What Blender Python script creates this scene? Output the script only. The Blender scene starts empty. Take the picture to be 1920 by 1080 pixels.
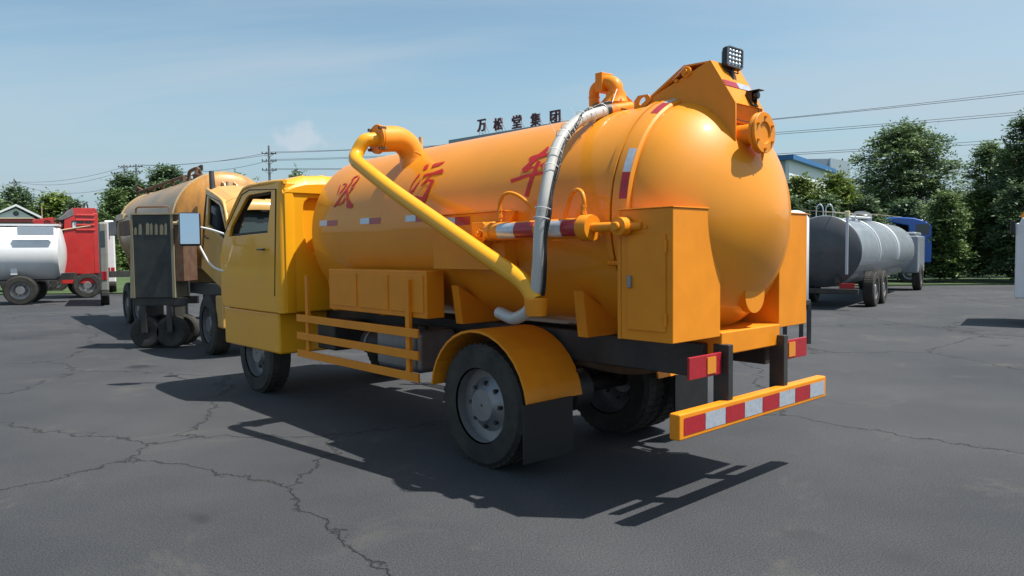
import bpy, bmesh, math, random
import numpy as np
from mathutils import Vector, Matrix
R_ = math.radians
scene = bpy.context.scene
col = scene.collection

# ------------------------------------------------------------------ camera
FOC, YH, HEAD = 1371.5, 470.8, R_(41.935)
ROLL = R_(-0.593)
CAMH = 1.75
PITCH = math.atan((540-YH)/FOC)
cr, sr, cp, sp = math.cos(ROLL), math.sin(ROLL), math.cos(PITCH), math.sin(PITCH)
r0, u0, f0 = Vector((1, 0, 0)), Vector((0, sp, cp)), Vector((0, cp, -sp))
cam_d = bpy.data.cameras.new('camera')
cam = bpy.data.objects.new('camera', cam_d); col.objects.link(cam)
rt = cr*r0+sr*u0; up = -sr*r0+cr*u0; bk = -f0
cam.matrix_world = Matrix(((rt.x, up.x, bk.x, 0), (rt.y, up.y, bk.y, 0), (rt.z, up.z, bk.z, CAMH), (0, 0, 0, 1)))
cam_d.sensor_width = 36; cam_d.lens = 36*FOC/1920; cam_d.clip_end = 3000; cam_d.clip_start = 0.05
scene.camera = cam

# ------------------------------------------------------------------ world / sun / exposure
SUN = Vector((.440, -.058, .90)).normalized()
el = math.asin(SUN.z); az = math.atan2(SUN.x, SUN.y)
w = bpy.data.worlds.new('World'); scene.world = w; w.use_nodes = True
nt = w.node_tree; nt.nodes.clear(); N = nt.nodes.new; LK = nt.links.new
sky = N('ShaderNodeTexSky'); sky.sky_type = 'NISHITA'; sky.sun_disc = False
sky.sun_elevation = el; sky.sun_rotation = az; sky.air_density = 1.0; sky.dust_density = 1.4; sky.ozone_density = 1.0
tc = N('ShaderNodeTexCoord')
sep = N('ShaderNodeSeparateXYZ'); LK(tc.outputs['Generated'], sep.inputs[0])
def M(op, a, b=None, c=None):
    n = N('ShaderNodeMath'); n.operation = op
    for i, v in enumerate((a, b, c)):
        if v is None: continue
        if isinstance(v, (int, float)): n.inputs[i].default_value = v
        else: LK(v, n.inputs[i])
    return n.outputs[0]
zc = M('ADD', M('MAXIMUM', sep.outputs[2], 0.0), 0.12)
comb = N('ShaderNodeCombineXYZ')
LK(M('DIVIDE', sep.outputs[0], zc), comb.inputs[0]); LK(M('DIVIDE', sep.outputs[1], zc), comb.inputs[1])
mp = N('ShaderNodeMapping'); LK(comb.outputs[0], mp.inputs[0])
mp.inputs['Rotation'].default_value = (0, 0, R_(12)); mp.inputs['Scale'].default_value = (.35, .95, 1); mp.inputs['Location'].default_value = (1.3, .4, 0)
n1 = N('ShaderNodeTexNoise'); n1.inputs['Scale'].default_value = 1.0; n1.inputs['Detail'].default_value = 7; n1.inputs['Roughness'].default_value = .55; n1.inputs['Distortion'].default_value = .5
LK(mp.outputs[0], n1.inputs['Vector'])
cr1 = N('ShaderNodeMapRange'); cr1.inputs[1].default_value = .42; cr1.inputs[2].default_value = .70; cr1.inputs[4].default_value = .75
LK(n1.outputs['Fac'], cr1.inputs[0])
# small cumulus puff low in the sky
PUFF = Vector((-.2845, 1.0, .1555)).normalized()
vs = N('ShaderNodeVectorMath'); vs.operation = 'SUBTRACT'; LK(tc.outputs['Generated'], vs.inputs[0]); vs.inputs[1].default_value = PUFF
vm = N('ShaderNodeVectorMath'); vm.operation = 'MULTIPLY'; LK(vs.outputs[0], vm.inputs[0]); vm.inputs[1].default_value = (1, 1, 1.5)
vl = N('ShaderNodeVectorMath'); vl.operation = 'LENGTH'; LK(vm.outputs[0], vl.inputs[0])
n2 = N('ShaderNodeTexNoise'); n2.inputs['Scale'].default_value = 38; n2.inputs['Detail'].default_value = 5; LK(tc.outputs['Generated'], n2.inputs['Vector'])
pd = M('ADD', vl.outputs['Value'], M('MULTIPLY', M('SUBTRACT', n2.outputs['Fac'], .5), .07))
cr2 = N('ShaderNodeMapRange'); cr2.interpolation_type = 'SMOOTHSTEP'; cr2.inputs[1].default_value = .034; cr2.inputs[2].default_value = .012; cr2.inputs[3].default_value = 0; cr2.inputs[4].default_value = .8
LK(pd, cr2.inputs[0])
cl = cr1.outputs[0]
tint = N('ShaderNodeMixRGB'); tint.blend_type = 'MULTIPLY'; tint.inputs[0].default_value = 1; LK(sky.outputs[0], tint.inputs[1]); tint.inputs[2].default_value = (.97, 1.07, .97, 1)
hz = N('ShaderNodeMapRange'); hz.interpolation_type = 'SMOOTHSTEP'; hz.inputs[1].default_value = .27; hz.inputs[2].default_value = .0; hz.inputs[3].default_value = 0; hz.inputs[4].default_value = .85
LK(sep.outputs[2], hz.inputs[0])
haze = N('ShaderNodeMixRGB'); LK(hz.outputs[0], haze.inputs[0]); LK(tint.outputs[0], haze.inputs[1]); haze.inputs[2].default_value = (2.35, 3.15, 3.95, 1)
mix = N('ShaderNodeMixRGB'); LK(cl, mix.inputs[0]); LK(haze.outputs[0], mix.inputs[1]); mix.inputs[2].default_value = (3.35, 4.0, 4.55, 1)
bg = N('ShaderNodeBackground'); bg.inputs['Strength'].default_value = .108
puff = N('ShaderNodeMixRGB'); LK(cr2.outputs[0], puff.inputs[0]); LK(mix.outputs[0], puff.inputs[1]); puff.inputs[2].default_value = (3.75, 4.35, 4.9, 1)
LK(puff.outputs[0], bg.inputs['Color'])
wo = N('ShaderNodeOutputWorld'); LK(bg.outputs[0], wo.inputs['Surface'])
sd = bpy.data.lights.new('sun', 'SUN'); sd.energy = 4.95; sd.angle = R_(.53); sd.color = (1, .955, .88)
so = bpy.data.objects.new('sun', sd); col.objects.link(so); so.rotation_euler = SUN.to_track_quat('Z', 'Y').to_euler(); so.location = (0, 0, 40)
vsx = scene.view_settings; vsx.view_transform = 'Standard'; vsx.look = 'None'; vsx.exposure = .5; vsx.gamma = 1; vsx.use_curve_mapping = False
scene.render.engine = 'CYCLES'
scene.cycles.max_bounces = 8; scene.cycles.transparent_max_bounces = 12

# ------------------------------------------------------------------ helpers
def ray(px, py):
    X, Y = px-960, py-540
    x = (X*cr+Y*sr)/FOC; z = -(-X*sr+Y*cr)/FOC
    return Vector((x, cp+z*sp, z*cp-sp))
def at(px, py, d):                      # world point d metres ahead
    D = ray(px, py); return Vector((0, 0, CAMH))+D*(d/D.y)
def gx(px, d): return at(px, 470, d).x

class Frame:
    """a vehicle's own axes: x forward, y left, z up"""
    def __init__(s, ox, oy, ang):
        s.O = Vector((ox, oy, 0)); s.ang = ang
        s.ax = (Vector((math.cos(ang), math.sin(ang), 0)), Vector((-math.sin(ang), math.cos(ang), 0)), Vector((0, 0, 1)))
    def loc(s, P): d = P-s.O; return Vector([d.dot(a) for a in s.ax])
    def un(s, px, py, ax, val):
        D = ray(px, py); C = Vector((0, 0, CAMH)); n = s.ax[ax]
        return s.loc(C+D*((val-(C-s.O).dot(n))/D.dot(n)))
    def empty(s, name, label, cat, group=None):
        o = bpy.data.objects.new(name, None); col.objects.link(o); o.location = s.O; o.rotation_euler = (0, 0, s.ang)
        o.empty_display_size = .3
        return tag(o, label, cat, group)

def tag(o, label=None, cat=None, group=None, kind=None):
    for k, v in (('label', label), ('category', cat), ('group', group), ('kind', kind)):
        if v: o[k] = v
    return o
def empty(name, loc, label, cat, group=None, rz=0):
    o = bpy.data.objects.new(name, None); col.objects.link(o); o.location = loc; o.rotation_euler = (0, 0, rz)
    return tag(o, label, cat, group)

class MB:
    def __init__(s): s.v = []; s.f = []
    def add(s, vs, fs):
        b = len(s.v); s.v += [tuple(p) for p in vs]; s.f += [tuple(b+i for i in f) for f in fs]; return s
    def box(s, x0, x1, y0, y1, z0, z1, M4=None):
        vs = [Vector((x, y, z)) for z in (z0, z1) for y in (y0, y1) for x in (x0, x1)]
        if M4: vs = [M4 @ v for v in vs]
        return s.add(vs, [(0, 2, 3, 1), (4, 5, 7, 6), (0, 1, 5, 4), (2, 6, 7, 3), (0, 4, 6, 2), (1, 3, 7, 5)])
    def tube(s, pts, r, n=12, cap=True, closed=False):
        pts = [Vector(p) for p in pts]; m = len(pts)
        rr = r if isinstance(r, (list, tuple)) else [r]*m
        T = []
        for i in range(m):
            if closed: t = pts[(i+1) % m]-pts[i-1]
            else: t = pts[min(i+1, m-1)]-pts[max(i-1, 0)]
            T.append(t.normalized())
        a = Vector((0, 0, 1)) if abs(T[0].z) < .9 else Vector((1, 0, 0))
        u = T[0].cross(a).normalized(); vs = []
        for i in range(m):
            u = (u-T[i]*u.dot(T[i])).normalized(); v = T[i].cross(u)
            for k in range(n):
                th = 2*math.pi*k/n; vs.append(pts[i]+(u*math.cos(th)+v*math.sin(th))*rr[i])
        fs = []
        for i in range(m if closed else m-1):
            j = (i+1) % m
            for k in range(n):
                k2 = (k+1) % n; fs.append((i*n+k, i*n+k2, j*n+k2, j*n+k))
        if cap and not closed:
            fs.append(tuple(range(n-1, -1, -1))); fs.append(tuple((m-1)*n+k for k in range(n)))
        return s.add(vs, fs)
    def lathe(s, prof, o=(0, 0, 0), ax='x', n=48, kz=1.0, cap=False):
        """prof: (distance along axis, radius)"""
        vs = []; o = Vector(o); m = len(prof)
        for (a, r) in prof:
            for k in range(n):
                th = 2*math.pi*k/n; c, q = r*math.cos(th), r*math.sin(th)
                if ax == 'x': p = Vector((a, c, q*kz))
                elif ax == 'y': p = Vector((q, a, c))
                else: p = Vector((c, q, a))
                vs.append(o+p)
        fs = [(i*n+k, i*n+(k+1) % n, (i+1)*n+(k+1) % n, (i+1)*n+k) for i in range(m-1) for k in range(n)]
        if cap: fs.append(tuple(range(n-1, -1, -1))); fs.append(tuple((m-1)*n+k for k in range(n)))
        return s.add(vs, fs)
    def prism(s, poly, a0, a1, ax='y'):
        """poly in the plane across ax: ax y -> (x,z); ax x -> (y,z); ax z -> (x,y)"""
        n = len(poly)
        def P(p, a): return (p[0], a, p[1]) if ax == 'y' else (a, p[0], p[1]) if ax == 'x' else (p[0], p[1], a)
        return s.add([P(p, a0) for p in poly]+[P(p, a1) for p in poly],
                     [tuple(range(n)), tuple(range(2*n-1, n-1, -1))]+[(i, i+n, (i+1) % n+n, (i+1) % n) for i in range(n)])
    def holed(s, outer, holes, a0, a1, ax='y'):
        bm = bmesh.new(); es = []
        loops = [outer]+list(holes); vl = []
        for lp in loops:
            vs = [bm.verts.new((p[0], p[1], 0)) for p in lp]; vl.append(vs)
            for i in range(len(vs)): es.append(bm.edges.new((vs[i], vs[(i+1) % len(vs)])))
        bmesh.ops.triangle_fill(bm, edges=es, use_beauty=True, use_dissolve=False)
        bm.verts.index_update()
        def P(p, a): return (p[0], a, p[1]) if ax == 'y' else (a, p[0], p[1]) if ax == 'x' else (p[0], p[1], a)
        V0 = [P(v.co, a0) for v in bm.verts]; V1 = [P(v.co, a1) for v in bm.verts]; n = len(V0)
        F = [tuple(v.index for v in f.verts) for f in bm.faces]
        side = []
        for vs in vl:
            for i in range(len(vs)):
                a, b = vs[i].index, vs[(i+1) % len(vs)].index; side.append((a, b, b+n, a+n))
        bm.free()
        return s.add(V0+V1, F+[tuple(i+n for i in reversed(f)) for f in F]+side)
    def xf(s, fn): s.v = [tuple(fn(Vector(p))) for p in s.v]; return s
    def build(s, name, mat, parent=None, smooth=False, bev=0, label=None, auto=None):
        me = bpy.data.meshes.new(name); me.from_pydata(s.v, [], s.f)
        bm = bmesh.new(); bm.from_mesh(me); bmesh.ops.recalc_face_normals(bm, faces=bm.faces); bm.to_mesh(me); bm.free()
        o = bpy.data.objects.new(name, me); col.objects.link(o); me.materials.append(mat)
        if parent: o.parent = parent
        if smooth or bev: me.shade_smooth()
        if bev:
            m = o.modifiers.new('bevel', 'BEVEL'); m.width = bev; m.segments = 2; m.limit_method = 'ANGLE'; m.angle_limit = R_(40); m.harden_normals = True
        elif smooth:
            me.set_sharp_from_angle(angle=R_(auto or 45))
        if label: o['label'] = label
        return o

def bez(pts, n=8):                       # Catmull-Rom through points
    P = [Vector(p) for p in pts]; P = [2*P[0]-P[1]]+P+[2*P[-1]-P[-2]]; out = []
    for i in range(1, len(P)-2):
        for k in range(n):
            t = k/n; a, b, c, d = P[i-1:i+3]
            out.append(.5*((2*b)+(c-a)*t+(2*a-5*b+4*c-d)*t*t+(3*b-a-3*c+d)*t**3))
    return out+[P[-2]]
def copy_tree(o, parent=None):
    c = o.copy(); col.objects.link(c); c.parent = parent
    for ch in list(o.children): copy_tree(ch, c)
    return c

# ------------------------------------------------------------------ materials
def mat(name, base, rough=.5, metal=0, coat=0, var=.0, vscale=3, bump=0, bscale=200, dirt=None, dirtamt=.3, dscale=2.5, stretch=(1, 1, 1), spec=.5, trans=0, obj=True, coatr=.06):
    m = bpy.data.materials.new(name); m.use_nodes = True; t = m.node_tree; b = t.nodes['Principled BSDF']
    b.inputs['Base Color'].default_value = (*base, 1); b.inputs['Roughness'].default_value = rough; b.inputs['Metallic'].default_value = metal
    b.inputs['Coat Weight'].default_value = coat; b.inputs['Coat Roughness'].default_value = coatr
    b.inputs['Specular IOR Level'].default_value = spec; b.inputs['Transmission Weight'].default_value = trans
    tcn = t.nodes.new('ShaderNodeTexCoord'); mpn = t.nodes.new('ShaderNodeMapping'); mpn.inputs['Scale'].default_value = stretch
    t.links.new(tcn.outputs['Object'], mpn.inputs[0])
    last = None
    if var:
        n = t.nodes.new('ShaderNodeTexNoise'); n.inputs['Scale'].default_value = vscale; n.inputs['Detail'].default_value = 6
        t.links.new(mpn.outputs[0], n.inputs['Vector'])
        mr = t.nodes.new('ShaderNodeMapRange'); mr.inputs[1].default_value = .3; mr.inputs[2].default_value = .7; mr.inputs[3].default_value = 1-var; mr.inputs[4].default_value = 1+var
        t.links.new(n.outputs['Fac'], mr.inputs[0])
        hs = t.nodes.new('ShaderNodeHueSaturation'); hs.inputs['Color'].default_value = (*base, 1); t.links.new(mr.outputs[0], hs.inputs['Value'])
        last = hs.outputs[0]
        mr2 = t.nodes.new('ShaderNodeMapRange'); mr2.inputs[3].default_value = max(rough-.08, .02); mr2.inputs[4].default_value = rough+.1
        t.links.new(n.outputs['Fac'], mr2.inputs[0]); t.links.new(mr2.outputs[0], b.inputs['Roughness'])
    if dirt:
        n = t.nodes.new('ShaderNodeTexNoise'); n.inputs['Scale'].default_value = dscale; n.inputs['Detail'].default_value = 9; n.inputs['Roughness'].default_value = .68
        t.links.new(mpn.outputs[0], n.inputs['Vector'])
        mr = t.nodes.new('ShaderNodeMapRange'); mr.inputs[1].default_value = .5-dirtamt*.5; mr.inputs[2].default_value = .75; mr.inputs[4].default_value = min(1, dirtamt*2)
        t.links.new(n.outputs['Fac'], mr.inputs[0])
        mx = t.nodes.new('ShaderNodeMixRGB'); t.links.new(mr.outputs[0], mx.inputs[0])
        if last: t.links.new(last, mx.inputs[1])
        else: mx.inputs[1].default_value = (*base, 1)
        mx.inputs[2].default_value = (*dirt, 1); last = mx.outputs[0]
    if last: t.links.new(last, b.inputs['Base Color'])
    if bump:
        n = t.nodes.new('ShaderNodeTexNoise'); n.inputs['Scale'].default_value = bscale; n.inputs['Detail'].default_value = 4
        t.links.new(mpn.outputs[0], n.inputs['Vector'])
        bn = t.nodes.new('ShaderNodeBump'); bn.inputs['Strength'].default_value = bump; bn.inputs['Distance'].default_value = .01
        t.links.new(n.outputs['Fac'], bn.inputs['Height']); t.links.new(bn.outputs[0], b.inputs['Normal'])
    return m
m_or = mat('orange_paint', (.80, .29, .014), .46, coat=.5, coatr=.07, dirt=(.52, .23, .04), dirtamt=.12, dscale=2.2, var=.05, vscale=1.6, bump=.05, bscale=5, spec=.25)
m_or2 = mat('orange_paint_rough', (.78, .26, .011), .5, coat=.15, coatr=.15, spec=.25, var=.06, vscale=6, bump=.06, bscale=60)
m_yel = mat('cab_yellow_paint', (.84, .385, .009), .4, coat=.5, spec=.3, var=.03, vscale=3, bump=.02, bscale=12)
m_red = mat('red_lettering', (.54, .015, .014), .5, var=.1, vscale=12)
m_tapr = mat('red_reflective_tape', (.36, .012, .022), .35, coat=.3, var=.12, vscale=30)
m_taps = mat('silver_reflective_tape', (.50, .55, .62), .3, metal=.35, var=.1, vscale=30)
m_blk = mat('black_rubber', (.012, .012, .013), .5, var=.2, vscale=9)
m_blkp = mat('black_plastic', (.010, .010, .012), .3, var=.2, vscale=9)
m_trim = mat('dark_cab_trim', (.018, .013, .012), .6)
m_grey = mat('grey_vinyl', (.16, .16, .17), .6, var=.15)
m_seat = mat('seat_cloth', (.014, .018, .024), .8, var=.2)
m_wht = mat('white_plastic', (.8, .8, .78), .4)
m_chs = mat('chassis_steel', (.022, .023, .026), .5, var=.3, vscale=6, dirt=(.10, .085, .06), dirtamt=.25)
m_tyre = mat('tyre_rubber', (.018, .018, .018), .8, dirt=(.11, .095, .07), dirtamt=.25, dscale=4)
m_rim = mat('wheel_steel', (.30, .30, .31), .4, metal=.5, dirt=(.1, .08, .06), dirtamt=.3)
m_cyl = mat('polished_rod', (.7, .7, .7), .15, metal=1)
m_mirror = mat('mirror_glass', (.62, .68, .75), .12, metal=1)
m_lens = mat('lamp_lens', (.75, .78, .8), .12, metal=.9)
m_dusty = mat('dirty_orange_tank', (.46, .25, .07), .45, coat=.2, var=.2, vscale=2, dirt=(.17, .13, .085), dirtamt=.45, dscale=1.3, stretch=(.5, 1, 1.4))
m_rust = mat('rusted_orange_head', (.66, .29, .04), .45, coat=.2, var=.2, vscale=2.5, dirt=(.20, .10, .035), dirtamt=.45, dscale=2, stretch=(1, 2.2, .6))
m_band = mat('faded_cream_band', (.55, .42, .24), .5, dirt=(.25, .15, .08), dirtamt=.3)
m_pale = mat('pale_orange_paint', (.66, .36, .08), .4, coat=.3, var=.06, dirt=(.5, .35, .2), dirtamt=.2)
m_rusty = mat('rusty_steel', (.10, .045, .025), .8, var=.3, vscale=8, dirt=(.25, .17, .1), dirtamt=.3)
m_toolb = mat('dark_panel_paint', (.055, .066, .066), .5, var=.2, dirt=(.22, .19, .12), dirtamt=.3, dscale=3)
m_khaki = mat('khaki_panel', (.26, .23, .15), .6, var=.15)
def glassmat(name, tint, a, rough=.03):
    m = bpy.data.materials.new(name); m.use_nodes = True; t = m.node_tree; b = t.nodes['Principled BSDF']
    b.inputs['Base Color'].default_value = (*tint, 1); b.inputs['Roughness'].default_value = rough; b.inputs['Alpha'].default_value = a; b.inputs['Specular IOR Level'].default_value = .6
    return m
m_glass = glassmat('window_glass', (.02, .03, .03), .10)
m_dglass = glassmat('dark_window_glass', (.03, .045, .045), .93, .06)
m_hose = glassmat('clear_ribbed_hose', (.54, .53, .50), .92, .25)

TR = Frame(1.351, 5.653, math.pi/2+HEAD)          # the yellow tanker: origin on the ground below the rear seam
ZC, KZ, RT, LT = 1.984, 1.055, .85, 4.5
def T(px, py, ax, v): return TR.un(px, py, ax, v)
def cylhit(px, py, Rr=RT+.0025):
    D = ray(px, py); C = Vector((0, 0, CAMH)); o = TR.loc(C); d = Vector([D.dot(a) for a in TR.ax])
    oy, oz, dy, dz = o.y, (o.z-ZC)/KZ, d.y, d.z/KZ
    a = dy*dy+dz*dz; b = oy*dy+oz*dz; c = oy*oy+oz*oz-Rr*Rr
    k = (-b-math.sqrt(max(b*b-a*c, 0)))/a
    return o+d*k
def surf(x, th, Rr=RT+.0025): return Vector((x, Rr*math.cos(th), ZC+KZ*Rr*math.sin(th)))

# ------------------------------------------------------------------ ground
def ground():
    m = bpy.data.materials.new('yard_asphalt'); m.use_nodes = True; t = m.node_tree; b = t.nodes['Principled BSDF']
    tcn = t.nodes.new('ShaderNodeTexCoord')
    def noise(sc, det=6, ro=.6, di=0):
        n = t.nodes.new('ShaderNodeTexNoise'); n.inputs['Scale'].default_value = sc; n.inputs['Detail'].default_value = det; n.inputs['Roughness'].default_value = ro; n.inputs['Distortion'].default_value = di
        t.links.new(tcn.outputs['Object'], n.inputs['Vector']); return n
    def ramp(src, a, b_, c0, c1):
        r = t.nodes.new('ShaderNodeValToRGB'); r.color_ramp.elements[0].position = a; r.color_ramp.elements[0].color = (*c0, 1)
        r.color_ramp.elements[1].position = b_; r.color_ramp.elements[1].color = (*c1, 1); t.links.new(src, r.inputs[0]); return r.outputs[0]
    def mixc(f, a, b_, mode='MIX'):
        x = t.nodes.new('ShaderNodeMixRGB'); x.blend_type = mode
        for i, v in enumerate((f, a, b_)):
            if isinstance(v, (int, float)): x.inputs[i].default_value = v
            elif isinstance(v, tuple): x.inputs[i].default_value = (*v, 1)
            else: t.links.new(v, x.inputs[i])
        return x.outputs[0]
    base = ramp(noise(.35, 8).outputs['Fac'], .35, .72, (.028, .031, .037), (.056, .057, .062))
    grit = ramp(noise(95, 2, .7).outputs['Fac'], .38, .66, (.35, .35, .35), (1.9, 1.9, 1.85))
    c = mixc(.75, base, grit, 'MULTIPLY')
    # pale stones
    vo = t.nodes.new('ShaderNodeTexVoronoi'); vo.inputs['Scale'].default_value = 55; t.links.new(tcn.outputs['Object'], vo.inputs['Vector'])
    st = ramp(vo.outputs['Distance'], .10, .16, (1, 1, 1), (0, 0, 0)); c = mixc(mixc(.35, (0, 0, 0), st), c, (.14, .14, .13))
    # cracks
    vc = t.nodes.new('ShaderNodeTexVoronoi'); vc.feature = 'DISTANCE_TO_EDGE'; vc.inputs['Scale'].default_value = .22
    wv = t.nodes.new('ShaderNodeVectorMath'); wv.operation = 'ADD'; nn = noise(1.3, 5, .65); sc_ = t.nodes.new('ShaderNodeVectorMath'); sc_.operation = 'SCALE'; sc_.inputs['Scale'].default_value = .9
    t.links.new(nn.outputs['Color'], sc_.inputs[0]); t.links.new(tcn.outputs['Object'], wv.inputs[0]); t.links.new(sc_.outputs[0], wv.inputs[1]); t.links.new(wv.outputs[0], vc.inputs['Vector'])
    ck = ramp(vc.outputs['Distance'], .0015, .004, (1, 1, 1), (0, 0, 0)); c = mixc(ck, c, (.012, .012, .012))
    # dust drifts and oil spots
    du = ramp(noise(.9, 9, .7, .6).outputs['Fac'], .56, .74, (0, 0, 0), (.55, .55, .55)); c = mixc(du, c, (.115, .105, .088))
    oi = ramp(noise(.75, 3, .5, .3).outputs['Fac'], .66, .72, (0, 0, 0), (.8, .8, .8)); c = mixc(oi, c, (.012, .012, .014))
    t.links.new(c, b.inputs['Base Color']); t.links.new(ramp(oi, 0, 1, (.88, .88, .88), (.45, .45, .45)), b.inputs['Roughness'])
    bn = t.nodes.new('ShaderNodeBump'); bn.inputs['Strength'].default_value = .6; bn.inputs['Distance'].default_value = .01; t.links.new(noise(95, 3, .7).outputs['Fac'], bn.inputs['Height'])
    bn2 = t.nodes.new('ShaderNodeBump'); bn2.inputs['Strength'].default_value = .8; bn2.inputs['Distance'].default_value = .02; bn2.invert = True; t.links.new(ck, bn2.inputs['Height']); t.links.new(bn.outputs[0], bn2.inputs['Normal'])
    t.links.new(bn2.outputs[0], b.inputs['Normal'])
    o = MB().add([(-1500, -600, 0), (1500, -600, 0), (1500, 2000, 0), (-1500, 2000, 0)], [(0, 1, 2, 3)]).build('ground', m)
    tag(o, 'dark asphalt surface of the vehicle yard', kind='structure')
    g = mat('verge_grass', (.05, .085, .025), .9, var=.35, vscale=.6, bump=.6, bscale=9)
    o = MB().box(-160, 160, 33, 190, -.2, .06).build('grass_verge', g); tag(o, 'green grass verge behind the yard', kind='structure')
ground()

# ------------------------------------------------------------------ generic cab
def cab(root, x0, hw, zt, zb, paint, M4=None, seatmat=m_seat, glass=True, side_glass=None):
    """cab-over truck cab. x0: rear wall; hw: half width; zt: roof edge; zb: floor. M4 moves everything."""
    xf = (lambda v: M4 @ v) if M4 else (lambda v: v)
    H = zt-zb
    def lean(v):                                    # sides lean in towards the roof
        k = max(0, (v.z-(zt-.75))/.75); v = v.copy(); v.y *= 1-.035*k*k; return xf(v)
    zt2 = zt
    body = [(x0+.072, zb), (x0+1.75, zb), (x0+1.86, zb+.1), (x0+1.86, zt-.88), (x0+1.62, zt-.50), (x0+1.17, zt-.10), (x0+1.05, zt), (x0+.072, zt)]
    win = [(x0+.33, zt-.60), (x0+1.52, zt-.62), (x0+1.46, zt-.50), (x0+.98, zt-.145), (x0+.90, zt-.12), (x0+.26, zt-.115), (x0+.25, zt-.16)]
    shell = None
    for s in (1, -1):
        door = MB().holed(body, [win], s*hw, s*(hw-.07)).xf(lean).build('door' if s == 1 else 'door', paint, root, bev=.012)
        if s == 1: shell = door
        # black seal and inner trim round the opening
        c = (sum(p[0] for p in win)/len(win), sum(p[1] for p in win)/len(win))
        inn = [(c[0]+(p[0]-c[0])*.93, c[1]+(p[1]-c[1])*.90) for p in win]
        MB().holed([(c[0]+(p[0]-c[0])*1.015, c[1]+(p[1]-c[1])*1.03) for p in win], [inn], s*(hw-.035), s*(hw-.085)).xf(lean).build('window_seal', m_trim, door)
        # thin door shut line moulding
        dl = [(x0+.16, zb+.2), (x0+.12, zt-.10), (x0+.9, zt-.055), (x0+1.12, zt-.10), (x0+1.68, zt-.58)]
        MB().tube([(p[0], s*(hw+.001), p[1]) for p in dl], .008, 6).xf(lean).build('door_shut_line', m_trim, door)
        MB().tube([(x0+.35, s*(hw+.02), zt-.80), (x0+.36, s*(hw+.045), zt-.80), (x0+.52, s*(hw+.045), zt-.80), (x0+.53, s*(hw+.02), zt-.80)], .012, 6).xf(lean).build('door_handle', m_blkp, door)
    # rounded rear corners + rear wall with pressed recess
    rc = .07; n = 7
    for s in (1, -1):
        rw = MB()
        arc = [(x0+rc-rc*math.cos(a), s*(hw-rc+rc*math.sin(a))) for a in [math.pi/2*(1-i/n) for i in range(n+1)]]
        zs = [zb, zb+.7, zt-.5, zt-.12, zt-.02]
        vs = [(x, y, z) for z in zs for x, y in arc]
        rw.add(vs, [(j*(n+1)+i, j*(n+1)+i+1, (j+1)*(n+1)+i+1, (j+1)*(n+1)+i) for j in range(len(zs)-1) for i in range(n)])
        rw.xf(lean).build('corner_panel', paint, root, smooth=True)
    yb = hw-rc
    rec = [(.20, zt-.20), (.72, zt-.20), (.78, zt-.24), (.80, zt-.30), (.80, zt-.62), (.77, zt-.74), (.70, zt-.84), (.60, zt-.88), (.20, zt-.88)]
    rec2 = [(-p[0], p[1]) for p in reversed(rec)]
    wall = MB().holed([(-yb, zb), (yb, zb), (yb, zt-.02), (-yb, zt-.02)], [rec, rec2], x0, x0+.057, 'x').xf(xf).build('rear_panel', paint, root, bev=.022)
    for s in (1, -1):
        MB().prism([(x0-.016, s*(yb+.002)), (x0-.016, s*.945), (x0+.004, s*.915), (x0+.004, s*(yb+.002))], zb, zt-.10, 'z').xf(xf).build('corner_pressing', paint, wall, bev=.006)
    for rr_ in (rec, rec2):
        c0 = sum(p[0] for p in rr_)/len(rr_); c1 = sum(p[1] for p in rr_)/len(rr_)
        big = [(c0+(p[0]-c0)*1.06, c1+(p[1]-c1)*1.05) for p in rr_]
        MB().prism(big, x0+.055, x0+.075, 'x').xf(xf).build('recess_panel', paint, wall, bev=.01)
    # roof with long pressed ribs
    rb = MB(); nx, ny = 22, 72
    vs = []
    for j in range(ny+1):
        y = -hw*1.0+2*hw*j/ny; q = abs(y)/hw
        for i in range(nx+1):
            u = i/nx; x = x0-.02+u*1.12
            z = zt-.055+.14*(1-q**6)
            if q < .93: z += .011*max(0, math.cos(2*math.pi*y/.27))**3*(1 if .03 < u < .90 else .2)
            z -= .11*max(0, (.09-u)/.09)**2.2
            yy = y*.955
            vs.append((x, yy, z))
    def idx(i, j): return j*(nx+1)+i
    fs = [(idx(i, j), idx(i+1, j), idx(i+1, j+1), idx(i, j+1)) for j in range(ny) for i in range(nx)]
    rb.add(vs, fs)
    rb.add([(x0-.02, -hw+2*hw*j/ny*1.0 if 0 else (-hw+2*hw*j/ny)*.955, zt-.14) for j in range(ny+1)]+[vs[idx(0, j)] for j in range(ny+1)], [(j, j+1, ny+2+j, ny+1+j) for j in range(ny)])
    # visor part sloping to the windscreen
    vs = []
    pr = [(x0+1.10, 0), (x0+1.20, -.012), (x0+1.30, -.05), (x0+1.36, -.10), (x0+1.38, -.17)]
    for (x, dz) in pr:
        for j in range(25):
            y = -hw*.945+2*hw*.945*j/24; q = abs(y)/(hw*.945); vs.append((x-.05*q**3, y*1.01, zt+dz-.055+.14*(1-q**6)))
    rb.add(vs, [(i*25+j, i*25+j+1, (i+1)*25+j+1, (i+1)*25+j) for i in range(len(pr)-1) for j in range(24)])
    rb.xf(xf).build('roof', paint, root, smooth=True, auto=50)
    dr = []
    for s in (1, -1):
        dr.append(MB().tube(bez([(x0-.02, s*hw*.93, zt-.02), (x0+.3, s*hw*.955, zt-.01), (x0+.95, s*hw*.955, zt-.015), (x0+1.2, s*hw*.96, zt-.10), (x0+1.6, s*hw*.985, zt-.46)], 6), .028, 8).xf(xf).build('drip_rail', paint, root, smooth=True))
    # front: panel below, windscreen, pillars
    MB().box(x0+1.80, x0+1.88, -hw+.02, hw-.02, zb+.05, zt-.86).xf(lean).build('front_panel', paint, root, bev=.03)
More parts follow.
